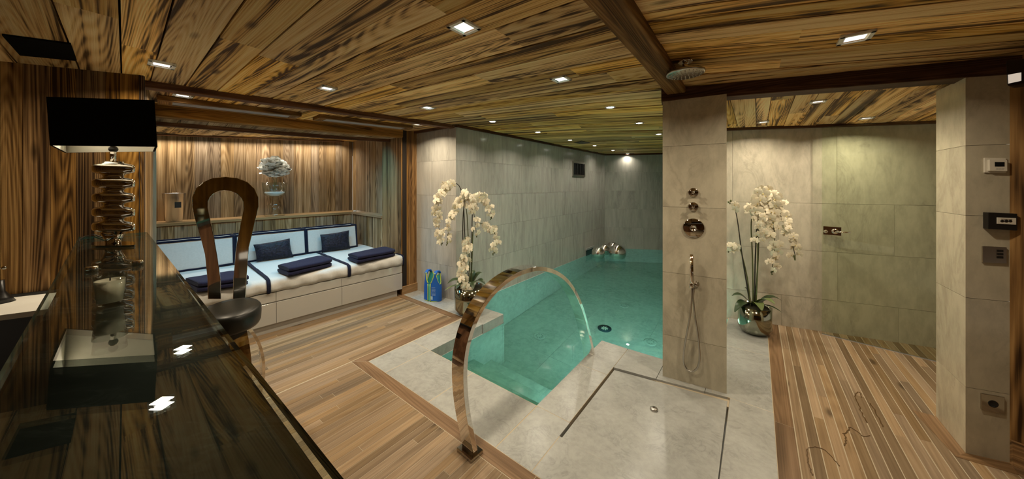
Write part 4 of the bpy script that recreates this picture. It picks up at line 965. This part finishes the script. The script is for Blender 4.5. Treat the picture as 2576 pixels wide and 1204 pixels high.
for k in range(7):
    t = MB(); t.box(c_ + wnn * 0.010 + wd_ * (hx - 0.05) * (k - 3) / 3.3, wd_ * 0.012, wnn * 0.004, UP * (hz - 0.042)); obj('slat', t, 'black_plastic', th)

# ------------------------------------------------------------------ curved chrome handrail
hB, hE = fl(1182, 1136), fl(1484, 884)
hr_ = thing('handrail', 'curved flat chrome handrail arching over the pool steps', 'handrail', hB)
cen = [(1183, 1132), (1176, 1095), (1165, 1040), (1158, 985), (1156, 930), (1160, 880), (1172, 830), (1192, 782), (1221, 740), (1257, 706), (1300, 682), (1345, 673), (1385, 682), (1415, 704), (1438, 737), (1455, 778), (1468, 825), (1477, 862), (1482, 888)]
pts = [vp(x, y, hB, hE) for x, y in cen]
# smooth with a Catmull-Rom pass
sm_ = []
for i in range(len(pts) - 1):
    p0, p1, p2, p3 = pts[max(i - 1, 0)], pts[i], pts[i + 1], pts[min(i + 2, len(pts) - 1)]
    for k in range(4):
        u = k / 4; sm_.append(0.5 * ((2 * p1) + (p2 - p0) * u + (2 * p0 - 5 * p1 + 4 * p2 - p3) * u * u + (3 * p1 - p0 - 3 * p2 + p3) * u ** 3))
sm_.append(pts[-1] - UP * 0.05)
hs_ = (hE - hB).cross(UP).normalized()
t = MB(); t.ribbon(sm_, hs_, 0.098, 0.030); obj('rail', t, 'chrome', hr_, bevel=0.002)
bx_ = (hE - hB).normalized()
t = MB(); t.box(hB + UP * 0.010, bx_ * 0.045, hs_ * 0.062, UP * 0.009); obj('foot_plate', t, 'dark_chrome', hr_, bevel=0.003)
t = MB(); t.box(hB + UP * 0.028, bx_ * 0.020, hs_ * 0.044, UP * 0.012); obj('socket', t, 'chrome', hr_, bevel=0.003)

# ------------------------------------------------------------------ orchids
def flower_mesh():
    mb = MB(); rn = random.Random(1)
    for a, ln, wd, bend in ((90, 1.0, 0.27, .12), (215, 1.0, 0.27, .12), (325, 1.0, 0.27, .12), (20, 1.02, 0.50, .2), (160, 1.02, 0.50, .2)):
        d = V((math.cos(math.radians(a)), math.sin(math.radians(a)), 0)); s_ = V((-d.y, d.x, 0)); rows = []
        for f1, w_ in ((0.04, 0.12), (0.35, 0.85), (0.7, 1.0), (0.98, 0.45)):
            rows.append([d * f1 * ln + s_ * w_ * wd * g_ + UP * (bend * f1 * (1 - f1) * 2 - 0.10 * g_ * g_ * w_ + (0.03 if wd > .5 else 0)) for g_ in (-1, 0, 1)])
        mb.grid(rows)
    mb.lathe(V((0, -0.08, 0.02)), [(0.02, 0.0), (0.10, 0.12), (0.03, 0.30)], 6, mi=1)
    me_o = obj('flower_proto', mb, ['petal_cream', 'flower_heart']); me = me_o.data; bpy.data.objects.remove(me_o); return me
FM = flower_mesh()
def leaf(mb, base, tip, wid, lift, n=8, side=None):
    d = tip - base; s_ = d.cross(UP).normalized() if side is None else side; rows = []
    for i in range(n + 1):
        u = i / n; w_ = wid * (math.sin(math.pi * (0.12 + 0.86 * u)) ** 0.7); c_ = base + d * u + UP * lift * 4 * u * (1 - u)
        rows.append([c_ + s_ * w_ * g_ + UP * (0.22 * w_ * g_ * g_) for g_ in (-1, -0.5, 0, 0.5, 1)])
    mb.grid(rows)
def orchid(p, label, pot_h, r_top, r_bot, stems, leaves, fsize, seed, grp=None):
    th = thing('potted_orchid', label, 'orchid', p); rn = random.Random(seed); ax, ay = across(p), rayd(p)
    t = MB(); t.lathe(p, [(r_bot * 0.55, 0.0), (r_bot * 0.86, 0.02), (r_bot * 1.05, 0.07), (r_top * 0.98, pot_h * 0.55), (r_top, pot_h), (r_top * 0.96, pot_h), (r_top * 0.93, pot_h * 0.8), (0.02, pot_h * 0.8)], 40); obj('pot', t, 'pot_mirror', th)
    t = MB(); t.lathe(p, [(r_top * 0.93, pot_h * 0.86), (r_top * 0.8, pot_h * 0.99), (r_top * 0.3, pot_h * 1.04), (0.001, pot_h * 1.04)], 24); obj('moss', t, 'moss', th)
    top = p + UP * pot_h
    for (bx0, bz0, tx, tz, ty, wd, lf, mt) in leaves:
        t = MB(); leaf(t, top + ax * bx0 + UP * bz0, top + ax * tx + UP * tz + ay * ty, wd, lf); obj('leaf', t, mt, th)
    for pts_, f0, nf, kind in stems:
        nf = int(nf * 1.45)
        P = curve([p + ax * a + UP * h_ + ay * b_ for a, h_, b_ in pts_], 30); t = MB()
        n_ = len(P); t.tube(P, [0.007 - 0.0045 * i / n_ for i in range(n_)], 6); obj('stem', t, kind, th)
        for k in range(nf):
            u = f0 + (1 - f0) * (k + 0.5) / nf; q = P[min(n_ - 1, int(u * (n_ - 1)))]
            off = (ax * rn.uniform(-1, 1) + ay * rn.uniform(-1.2, 0.5) + UP * rn.uniform(-0.9, 0.5)) * fsize * 0.75
            o = bpy.data.objects.new('flower', FM); COL.objects.link(o); o.parent = th
            face = (-ay + ax * rn.uniform(-0.9, 0.9) + UP * rn.uniform(-0.5, 0.5)).normalized()
            o.rotation_euler = (face.to_track_quat('Z', 'Y') @ Matrix.Rotation(rn.uniform(-.6, .6), 3, 'Z').to_quaternion()).to_euler()
            o.location = q + off - p; o.scale = [fsize * (1.05 - 0.45 * max(0, u - 0.55) / 0.45 * 1.0) * rn.uniform(0.85, 1.1)] * 3
        if nf:
            for k in range(3):
                t = MB(); e_ = P[-1] + V((rn.uniform(-.012, .012), rn.uniform(-.012, .012), -0.014 * k - 0.006)); t.sphere(e_, 0.012 - 0.002 * k, 8, 6, sc=(0.8, 0.8, 1.1)); obj('bud', t, 'stem_green', th)
p = fl(1181, 786)
def X1(px): return (px - 1181) / F * p.y
def H1_(py): return (786 - py) / F * p.y
st1 = [([(0.00, 0.3, 0), (X1(1170), H1_(600), 0), (X1(1165), H1_(500), 0.02), (X1(1150), H1_(462), 0), (X1(1120), H1_(470), -.02), (X1(1104), H1_(520), -.03), (X1(1106), H1_(575), 0), (X1(1113), H1_(606), 0)], 0.50, 26, 'stem_dark'),
       ([(0.01, 0.3, 0.02), (X1(1178), H1_(600), 0.05), (X1(1172), H1_(520), 0), (X1(1155), H1_(505), 0), (X1(1136), H1_(545), -.04), (X1(1126), H1_(605), -.04)], 0.52, 20, 'stem_green'),
       ([(0.02, 0.3, 0), (X1(1187), H1_(600), 0), (X1(1190), H1_(520), 0), (X1(1205), H1_(494), 0), (X1(1228), H1_(510), 0), (X1(1234), H1_(545), 0)], 0.46, 22, 'stem_dark'),
       ([(0.02, 0.3, -.03), (X1(1188), H1_(640), -.02), (X1(1192), H1_(575), -.02), (X1(1215), H1_(562), -.03), (X1(1240), H1_(578), -.03), (X1(1248), H1_(610), -.03), (X1(1240), H1_(634), -.03)], 0.52, 18, 'stem_green'),
       ([(-0.02, 0.3, -.04), (X1(1165), H1_(600), -.05), (X1(1168), H1_(510), -.05), (X1(1178), H1_(488), -.08), (X1(1190), H1_(525), -.10), (X1(1198), H1_(585), -.1)], 0.42, 22, 'stem_dark'),
       ([(-0.03, 0.30, -.08), (X1(1164), H1_(690), -.10), (X1(1168), H1_(650), -.10), (X1(1178), H1_(620), -.09), (X1(1172), H1_(595), -.08)], 0.05, 26, 'stem_green')]
lv1 = [(-.03, 0.0, X1(1128), 0.06, -.05, 0.055, 0.06, 'leaf_green'), (0.03, 0, X1(1220), 0.04, -.08, 0.05, 0.06, 'leaf_green'), (0.02, 0.01, X1(1214), 0.14, 0.05, 0.045, 0.05, 'leaf_green'), (0, 0.01, X1(1192), 0.16, 0.1, 0.045, 0.04, 'leaf_green'), (-.02, 0, X1(1150), 0.03, -.16, 0.05, 0.07, 'leaf_green'), (-.03, -.01, X1(1120), -.03, -.02, 0.03, 0.04, 'leaf_pale'), (0.02, 0, X1(1190), 0.02, -.15, 0.05, 0.07, 'leaf_green')]
orchid(p, 'arching white orchid in a mirrored pot beside the swim vest', H1_(720), 0.175, 0.165, st1, lv1, 0.050, 3)
p = fl(1898, 836)
def X2(px): return (px - 1898) / F * p.y / 1.22
def H2_(py): return (836 - py) / F * p.y
st2 = [([(0, 0.25, 0), (X2(1900), H2_(650), 0), (X2(1908), H2_(520), 0), (X2(1925), H2_(482), -.02), (X2(1950), H2_(520), -.05), (X2(1975), H2_(575), -.06), (X2(1990), H2_(630), -.06)], 0.42, 34, 'stem_dark'),
       ([(0.01, 0.25, 0), (X2(1906), H2_(650), 0), (X2(1905), H2_(540), 0), (X2(1915), H2_(500), -.04), (X2(1938), H2_(540), -.08), (X2(1945), H2_(610), -.08), (X2(1938), H2_(670), -.08)], 0.40, 34, 'stem_green'),
       ([(-0.01, 0.25, 0), (X2(1893), H2_(650), 0), (X2(1890), H2_(560), 0), (X2(1900), H2_(520), -.05), (X2(1915), H2_(555), -.1), (X2(1905), H2_(600), -.12)], 0.5, 22, 'stem_green'),
       ([(0.0, 0.25, 0.03), (X2(1907), H2_(650), 0.03), (X2(1910), H2_(520), 0.03), (X2(1925), H2_(478), 0), (X2(1960), H2_(510), 0)], 0.7, 14, 'stem_dark'),
       ([(-0.03, 0.25, -.03), (X2(1868), H2_(650), 0), (X2(1856), H2_(560), 0), (X2(1848), H2_(525), 0), (X2(1836), H2_(505), 0)], 0.78, 3, 'stem_dark'),
       ([(-0.03, 0.25, -.05), (X2(1880), H2_(700), 0), (X2(1862), H2_(630), 0), (X2(1848), H2_(620), 0), (X2(1836), H2_(632), 0)], 0.80, 6, 'stem_green')]
lv2 = [(-.03, 0, X2(1842), 0.07, -.04, 0.05, 0.05, 'leaf_green'), (-.02, 0.01, X2(1874), 0.17, 0, 0.04, 0.03, 'leaf_green'), (-.03, 0, X2(1850), -.06, -.14, 0.05, 0.06, 'leaf_green'), (0.0, 0.01, X2(1945), 0.08, -.10, 0.045, 0.05, 'leaf_pale'), (0.02, 0, X2(1962), 0.08, 0.06, 0.045, 0.06, 'leaf_green'), (0.0, 0, X2(1915), 0.02, -.18, 0.045, 0.05, 'leaf_pale'), (0.02, 0, X2(1960), 0.0, -.05, 0.02, 0.03, 'leaf_green')]
orchid(p, 'upright white orchid in a mirrored pot behind the shower pillar', H2_(768), 0.142, 0.135, st2, lv2, 0.052, 8)

# ------------------------------------------------------------------ swim vest
p = fl(1089, 753); vx = across(p); fx = (-rayd(p) * 0.78 - vx * 0.62).normalized(); rx = V((-fx.y, fx.x, 0)); rx = rx if rx.dot(vx) > 0 else -rx
vest = thing('swim_vest', 'bright blue child swim vest with lime edging standing on the marble', 'vest', p)
VH, VA, VB = hpx(p, 71), hpx(p, 25), hpx(p, 15)
def vtop(ph):       # outline of the upper edge by angle from the front opening
    a = abs((math.degrees(ph) + 180) % 360 - 180)
    ks = [(0, 0.60), (14, 0.64), (30, 0.80), (42, 0.97), (52, 0.97), (64, 0.72), (78, 0.58), (100, 0.58), (116, 0.72), (128, 0.97), (140, 0.97), (155, 0.84), (180, 0.80)]
    for (a0, h0), (a1, h1) in zip(ks, ks[1:]):
        if a <= a1: return h0 + (h1 - h0) * (a - a0) / (a1 - a0)
def vpt(ph, h_, k=1.0):
    tap = (1 - 0.22 * max(0, h_ - 0.45) / 0.55) * k
    return p + rx * VA * tap * math.sin(ph) + fx * VB * k * math.cos(ph) + UP * (VH * h_ + 0.003)
ga, nA = 0.16, 60
rows_o = [[vpt(ph, vtop(ph) * v / 8) for v in range(9)] for ph in [ga + (2 * math.pi - 2 * ga) * i / nA for i in range(nA + 1)]]
rows_i = [[vpt(ph, vtop(ph) * v / 8, 0.90) for v in range(9)] for ph in [ga + (2 * math.pi - 2 * ga) * i / nA for i in range(nA + 1)]]
t = MB(); t.grid(rows_o); vo_ = obj('shell', t, 'vest_blue', vest)
t = MB(); t.grid([r[::-1] for r in rows_i]); obj('inside', t, 'vest_turquoise', vest)
t = MB(); t.tube([r[-1].lerp(r2[-1], 0.5) for r, r2 in zip(rows_o, rows_i)], 0.006, 6); obj('edging', t, 'vest_lime', vest)
t = MB(); t.tube([r[0].lerp(r2[0], 0.5) + UP * 0.004 for r, r2 in zip(rows_o, rows_i)], 0.006, 6); obj('edging', t, 'vest_lime', vest)
for sg in (-1, 1):
    f0, f1 = vpt(sg * math.radians(47), 0.96, 0.95), vpt(sg * math.radians(134), 0.96, 0.95); md = (f0 + f1) / 2 + UP * 0.022
    t = MB(); t.ribbon([f0 - UP * 0.01, f0.lerp(md, 0.5) + UP * 0.008, md, f1.lerp(md, 0.5) + UP * 0.008, f1 - UP * 0.01], rx, VA * 0.30, 0.014); obj('strap', t, 'vest_blue', vest)
    t = MB(); t.tube([vpt(sg * ga, 0.6 * k / 6, 0.96) + fx * 0.004 for k in range(7)], 0.006, 6); obj('edging', t, 'vest_lime', vest)
t = MB(); t.grid([[vpt(a, h_, 0.98) - fx * 0.004 for a in (-0.55, -0.35, -0.15, 0.05, 0.2)] for h_ in (0.02, 0.2, 0.4, 0.58)]); obj('flap', t, 'vest_turquoise', vest)
for k in range(7):          # pale wavy print and tag on the right front panel
    h_ = 0.22 + 0.045 * k; t = MB(); t.tube([vpt(0.28 + 0.055 * j, h_ + 0.012 * math.sin(j * 2.4 + k), 1.015) for j in range(9)], 0.0016, 4); obj('print', t, 'vest_print', vest)
t = MB(); t.grid([[vpt(a, h_, 1.02) for a in (0.20, 0.30, 0.42)] for h_ in (0.07, 0.12, 0.19)]); obj('tag', t, 'vest_print', vest)

# ------------------------------------------------------------------ mirror balls in the pool
balls = []
for x, y, r_px, lb, dz in ((1505, 627, 17, 'chrome ball at the left of the floating cluster', 6.95), (1520, 615, 16, 'chrome ball behind the front two of the floating cluster', 7.30), (1541, 611, 16, 'chrome ball at the back right of the floating cluster', 7.55), (1553, 622, 22, 'largest chrome ball at the right front of the cluster', 6.90)):
    c_ = at(x, y, dz); r_ = r_px / F * dz / math.sqrt(1 + (c_.x / c_.y) ** 2) ** 0.5; c_.z = WATER + r_ * 0.6; balls.append([c_, r_, lb])
for _ in range(60):                                   # let the floating balls just touch
    for i in range(4):
        for j in range(i):
            d = balls[i][0] - balls[j][0]; d.z = 0; ov = (balls[i][1] + balls[j][1]) * 1.01 - (balls[i][0] - balls[j][0]).length
            if ov > 0: d = rayd(balls[i][0]) * (1 if d.y > 0 else -1); balls[i][0] += d * ov * 0.3; balls[j][0] -= d * ov * 0.3
for c_, r_, lb in balls:
    t = MB(); t.sphere(c_, r_, 40, 24); tag(obj('mirror_ball', t, 'chrome', base=c_ - UP * r_), lb, 'ball', 'floating mirror balls')
# skimmer slot, floor inlets and the drain
c_ = vp(1483, 634, wA, wB); sk = thing('skimmer', 'small stone edged skimmer opening in the left pool wall', 'skimmer', c_)
t = MB(); t.box(c_ + wnn * 0.01 + UP * 0.10, wd_ * 0.22, wnn * 0.02, UP * 0.02); obj('lip', t, 'floor_marble', sk)
t = MB(); t.box(c_ + wnn * 0.004, wd_ * 0.19, wnn * 0.006, UP * 0.085); obj('opening', t, 'screen_dark', sk)
def pool_px(x, y):        # refracted ray to the pool floor
    q = fl(x, y, WATER); d = ray(x, y).normalized(); i_ = math.acos(-d.z); r = math.asin(math.sin(i_) / 1.33); h_ = V((d.x, d.y, 0)).normalized()
    q = q + h_ * math.tan(r) * (WATER - DEPTH); q.z = DEPTH; return q
for x, y, lb in ((1357, 845, 'round perforated inlet on the pool floor near the handrail'), (1636, 860, 'round perforated inlet on the pool floor beside the pillar'), (1570, 768, 'round perforated inlet far along the pool floor')):
    c_ = pool_px(x, y); th = thing('floor_inlet', lb, 'pool inlet', c_, 'pool floor inlets')
    t = MB(); t.lathe(c_, [(0.085, 0.0), (0.085, 0.006), (0.07, 0.008), (0.001, 0.008)], 24); obj('disc', t, 'pool_marble', th)
    for k in range(8):
        a = 2 * math.pi * k / 8; t = MB(); t.lathe(c_ + V((0.045 * math.cos(a), 0.045 * math.sin(a), 0.008)), [(0.011, 0), (0.009, 0.002), (0.001, 0.002)], 8); obj('hole', t, 'inlet_hole', th)
c_ = pool_px(1521, 826); th = thing('floor_drain', 'dark blue round drain with a pale cross on the pool floor', 'drain', c_)
t = MB(); t.lathe(c_, [(0.10, 0.0), (0.10, 0.010), (0.001, 0.012)], 28); obj('disc', t, 'pool_blue', th)
for k in range(4):
    a = math.pi * k / 4; t = MB(); t.box(c_ + UP * 0.014, V((math.cos(a), math.sin(a), 0)) * 0.05, V((-math.sin(a), math.cos(a), 0)) * 0.007, UP * 0.002); obj('cross_bar', t, 'petal_white', th)

# ------------------------------------------------------------------ shower
sh_c = ce(1724, 190, 0.10); sh_c = at(1724, 187, 0.68 * F / (HY - 187))
th = thing('rain_shower', 'round chrome rain shower head below the timber ceiling', 'shower head', sh_c)
t = MB(); t.lathe(sh_c, [(0.001, -0.002), (0.10, -0.002), (0.106, 0.002), (0.106, 0.014), (0.098, 0.018), (0.02, 0.022), (0.001, 0.022)], 40); obj('head', t, 'brushed_steel', th)
t = MB(); t.lathe(sh_c, [(0.016, 0.02), (0.016, zc(sh_c.x, sh_c.y) - sh_c.z)], 16); obj('arm', t, 'chrome', th)
t = MB(); t.lathe(V((sh_c.x, sh_c.y, zc(sh_c.x, sh_c.y) - 0.014)), [(0.04, 0), (0.04, 0.012), (0.001, 0.012)], 20); obj('rose', t, 'chrome', th)
nz = MB()
for r_, n_ in ((0.02, 6), (0.042, 12), (0.064, 18), (0.086, 24)):
    for k in range(n_):
        a = 2 * math.pi * k / n_; nz.lathe(sh_c + V((r_ * math.cos(a), r_ * math.sin(a), -0.006)), [(0.0028, 0.0), (0.0034, 0.004)], 6)
o = obj('nozzles', nz, 'white_plastic', th); o['kind'] = 'stuff'
pA, pB = q2(PIL_L), q2(PIL_R); pf_ = -pn
def on_p(x, y, off=0.0): return vp(x, y, pA, pB) + pf_ * off
def cross_tap(x, y, lb):
    c_ = on_p(x, y); k = c_.y / F; th = thing('shower_tap', lb, 'tap', c_, 'cross handled shower taps')
    t = MB(); t.lathe(c_, [(11.5 * k, 0), (11.5 * k, 0.008), (10 * k, 0.012), (0.001, 0.013)], 28, axis=pf_); obj('rose', t, 'dark_chrome', th)
    t = MB(); t.lathe(c_ + pf_ * 0.012, [(0.010, 0), (0.010, 0.03), (0.008, 0.034), (0.001, 0.034)], 16, axis=pf_); obj('spindle', t, 'chrome', th)
    for a in (45, 135):
        d = pd * math.cos(math.radians(a)) + UP * math.sin(math.radians(a)); t = MB(); t.box(c_ + pf_ * 0.040, d * 8.5 * k, d.cross(pf_) * 0.0045, pf_ * 0.0045); obj('cross_bar', t, 'bright_chrome', th)
cross_tap(1744, 484, 'upper cross handled tap on the marble pillar'); cross_tap(1744, 519.5, 'lower cross handled tap on the marble pillar')
c_ = on_p(1744.5, 573); k = c_.y / F; th = thing('shower_dial', 'large round chrome shower dial on the marble pillar', 'shower control', c_)
t = MB(); t.lathe(c_, [(24 * k, 0), (24 * k, 0.006), (22.5 * k, 0.009), (0.001, 0.009)], 44, axis=pf_); obj('plate', t, 'dark_chrome', th)
t = MB(); t.lathe(c_ + pf_ * 0.009, [(7.5 * k, 0), (7.5 * k, 0.010), (6 * k, 0.012), (5.6 * k, 0.006), (0.001, 0.006)], 28, axis=pf_); obj('ring', t, 'chrome', th)
c_ = on_p(1744, 713); th = thing('hand_shower', 'slim chrome hand shower with a looped metal hose on the pillar', 'hand shower', c_)
t = MB(); t.lathe(on_p(1751, 713), [(0.022, 0), (0.022, 0.008), (0.012, 0.012), (0.012, 0.04), (0.001, 0.042)], 24, axis=pf_); obj('wall_elbow', t, 'dark_chrome', th)
t = MB(); t.lathe(on_p(1739, 719, 0.045), [(0.012, 0), (0.014, 0.004), (0.014, 0.03), (0.012, 0.034)], 20); obj('holder', t, 'chrome', th)
t = MB(); a, b_ = on_p(1741, 711, 0.045), on_p(1740, 636, 0.045); t.tube([a, a.lerp(b_, 0.1), a.lerp(b_, 0.4), b_], [0.010, 0.0135, 0.0135, 0.0135], 20); obj('handset', t, 'chrome', th)
hp = [(1741, 716), (1741, 740), (1736, 790), (1727, 840), (1720, 885), (1721, 912), (1732, 927), (1746, 926), (1757, 912), (1760, 885), (1756, 840), (1748, 790), (1744, 745), (1747, 720)]
t = MB(); t.tube(curve([on_p(x, y, 0.030 + 0.010 * math.sin(i)) for i, (x, y) in enumerate(hp)], 52), 0.0065, 8); obj('hose', t, 'brushed_steel', th)
c_ = fl(1645, 1030, -0.014); th = thing('shower_drain', 'small round steel drain cap in the marble shower tray', 'drain', c_)
t = MB(); t.lathe(c_, [(0.024, 0.0005), (0.024, 0.010), (0.018, 0.014), (0.001, 0.013)], 24); obj('cap', t, 'brushed_steel', th)
t = MB(); t.lathe(c_ + UP * 0.0135, [(0.006, 0), (0.004, 0.003), (0.001, 0.003)], 10); obj('stud', t, 'dark_chrome', th)

# ------------------------------------------------------------------ glass shower door
gA, gB = fl(2068, 838) , fl(2362, 911); gdd = (gB - gA).normalized(); gn_ = V((gdd.y, -gdd.x, 0)); gA = gA + gn_ * 0.02
door = thing('glass_door', 'tall green tinted frameless glass shower door at the right', 'glass door', gA)
t = MB(); b0 = len(t.v); hz_ = zr(gA.x, gA.y) - 0.03
Q = [gA - gn_ * .004, gB - gn_ * .004, gB + gn_ * .004, gA + gn_ * .004]; Q = ccw(Q)
t.v += [V((q.x, q.y, 0.006)) for q in Q] + [V((q.x, q.y, min(hz_, zr(q.x, q.y) - 0.03))) for q in Q]
for i in range(4):
    j = (i + 1) % 4; L_ = (Q[j] - Q[i]).length; t.face((i, j, 4 + j, 4 + i), None, 0 if L_ > 0.1 else 1)
t.face((3, 2, 1, 0), None, 1); t.face((4, 5, 6, 7), None, 1)
obj('pane', t, ['door_glass', 'glass_edge'], door)
gP = [vp(x, y, gA, gB) for x, y in ((2071, 568), (2117, 571), (2117, 592), (2071, 589))]; c_ = sum(gP, V()) / 4; hx = (gP[1] - gP[0]).length / 2; hz = (gP[0].z - gP[3].z) / 2
t = MB(); t.box(c_ + gn_ * 0.012, gdd * hx, gn_ * 0.009, UP * hz); lk = obj('lock', t, 'dark_chrome', door, bevel=0.002)
for x_, r_ in ((2101, 0.026), (2078, 0.016)):
    q = vp(x_, 581, gA, gB); t = MB(); t.lathe(q + gn_ * 0.020, [(r_, 0), (r_, 0.010), (r_ * 0.6, 0.014), (0.001, 0.014)], 20, axis=gn_); obj('knob', t, 'chrome', lk)
a, b_ = vp(2103, 582, gA, gB) + gn_ * 0.045, vp(2140, 583, gA, gB) + gn_ * 0.045
t = MB(); t.tube([a - gn_ * 0.03, a, b_], 0.007, 10); obj('lever', t, 'chrome', lk)
t = MB(); t.box(gA.lerp(gB, 0.5) + UP * 0.003 , (gB - gA) * 0.5, gn_ * 0.008, UP * 0.003); obj('sill', t, 'aluminium', door)

# ------------------------------------------------------------------ fittings on the right-hand return wall
rA, rB = q2(RET_2), q2(RET_3); rf = V((rd.y, -rd.x, 0)).normalized()
def on_r(x, y, off=0.0): return vp(x, y, rA, rB) + rf * off
def plate(mb, cs_, d0, d1, k=1.0):
    P = [on_r(x, y) for x, y in cs_]; c_ = sum(P, V()) / 4; P = [c_ + (q - c_) * k for q in P]
    a, b_, c2, d_ = P      # TL TR BR BL
    mb.hexa([d_ + rf * d1, c2 + rf * d1, c2 + rf * d0, d_ + rf * d0, a + rf * d1, b_ + rf * d1, b_ + rf * d0, a + rf * d0]); return c_
def fit(name, label, cat, cs_): P = [on_r(x, y) for x, y in cs_]; return thing(name, label, cat, sum(P, V()) / 4)
cs_ = ((2473, 397), (2528, 398), (2528, 435), (2473, 434)); th = fit('thermostat', 'cream wall thermostat with a small dark screen', 'thermostat', cs_)
t = MB(); plate(t, cs_, 0.0, 0.008); obj('frame', t, 'white_plastic', th, bevel=0.002)
t = MB(); plate(t, ((2480, 402), (2525, 403), (2525, 431), (2480, 430)), 0.008, 0.020); bd = obj('body', t, 'white_plastic', th, bevel=0.002)
t = MB(); plate(t, ((2493, 408), (2517, 408), (2517, 419), (2493, 419)), 0.0195, 0.0208); obj('screen', t, 'screen_dark', bd)
for k in range(3): t = MB(); x = 2496 + 7 * k; plate(t, ((x, 424), (x + 5, 424), (x + 5, 425.5), (x, 425.5)), 0.0195, 0.021); obj('button', t, 'aluminium', bd)
cs_ = ((2472, 533), (2545, 536), (2545, 578), (2472, 574)); th = fit('call_point', 'black emergency call box with a pale three mark panel', 'call box', cs_)
t = MB(); plate(t, cs_, 0.0, 0.030); bd = obj('box', t, 'black_plastic', th, bevel=0.003)
t = MB(); plate(t, ((2493, 545), (2540, 547), (2540, 563), (2493, 561)), 0.0295, 0.033); pn_ = obj('panel', t, 'white_plastic', bd, bevel=0.001)
for x, w_ in ((2505, 3.2), (2515, 3.6), (2525, 3.2)):
    t = MB(); c_ = on_r(x, 554, 0.033); t.lathe(c_, [(w_ / F * c_.y, 0), (w_ / F * c_.y, 0.0008), (0.0001, 0.0008)], 12, axis=rf); obj('mark', t, 'black_plastic', bd)
t = MB(); plate(t, ((2503, 548.6), (2530, 549.6), (2530, 550.4), (2503, 549.4)), 0.033, 0.0335); obj('mark', t, 'trim_wood', bd)
cs_ = ((2469, 618), (2529, 621), (2529, 662), (2469, 659)); th = fit('switch_plate', 'brushed dark metal switch plate with three black buttons', 'switch', cs_)
t = MB(); plate(t, cs_, 0.0, 0.008); obj('plate', t, 'brushed_steel', th, bevel=0.001)
for k in range(3): t = MB(); y = 627 + 8 * k; plate(t, ((2504, y), (2519, y + .6), (2519, y + 6), (2504, y + 5.4)), 0.008, 0.011); obj('button', t, 'black_plastic', th)
cs_ = ((2466, 987), (2524, 997), (2524, 1038), (2466, 1027)); th = fit('wall_socket', 'bronze metal wall socket with a round black opening near the floor', 'socket', cs_)
t = MB(); plate(t, cs_, 0.0, 0.008); obj('plate', t, 'dark_chrome', th, bevel=0.001)
c_ = on_r(2495, 1013, 0.008); t = MB(); t.lathe(c_, [(0.019, 0), (0.019, 0.001), (0.016, 0.0012), (0.014, 0.0005), (0.0001, 0.0005)], 28, axis=rf); obj('opening', t, 'screen_dark', th)
# dark box with a lit window, top right
cs_ = ((2530, 150), (2580, 146), (2580, 212), (2533, 217)); Z_ = 1.55
P = [at(x, y, Z_) for x, y in cs_]; th = thing('emergency_light', 'dark rounded wall box with a pale lit window at the top right', 'wall light', sum(P, V()) / 4)
d_ = V((0.92, 0.40, 0)).normalized() * 0.09
t = MB(); t.hexa([P[3], P[2], P[2] + d_, P[3] + d_, P[0], P[1], P[1] + d_, P[0] + d_]); obj('housing', t, 'black_plastic', th, bevel=0.008)
W_ = [at(x, y, Z_ - 0.001) for x, y in ((2535.5, 188), (2569, 182), (2569, 203), (2536.5, 210))]
t = MB(); t.hexa([W_[3], W_[2], W_[2] + d_ * 0.02, W_[3] + d_ * 0.02, W_[0], W_[1], W_[1] + d_ * 0.02, W_[0] + d_ * 0.02]); obj('window', t, 'screen_lit', th)
plain('wet_mark', (0.085, 0.045, 0.016), 0.25)
for k, ln in enumerate((((2151, 1003), (2155, 988), (2163, 987), (2168, 1000)), ((2153, 1003), (2165, 1030), (2180, 1062)), ((2188, 1013), (2200, 1030), (2210, 1050), (2222, 1073)), ((2122, 1090), (2130, 1086), (2138, 1074), (2142, 1076)), ((2142, 1076), (2160, 1088), (2172, 1097), (2190, 1096)), ((2122, 1090), (2128, 1105), (2124, 1120)), ((2030, 1128), (2050, 1124), (2075, 1132), (2095, 1152), (2112, 1172)), ((2030, 1128), (2032, 1160), (2044, 1195)))):
    t = MB(); P = curve([fl(x, y) + UP * 0.0012 for x, y in ln], 16)
    for p_ in P: p_ += V((random.uniform(-.003, .003), random.uniform(-.003, .003), 0))
    t.ribbon(P, UP.cross(P[-1] - P[0]), 0.006, 0.0012); obj('wet_mark', t, 'wet_mark', floor)
for o in bpy.data.objects:
    if '_b' in o.keys(): del o['_b']
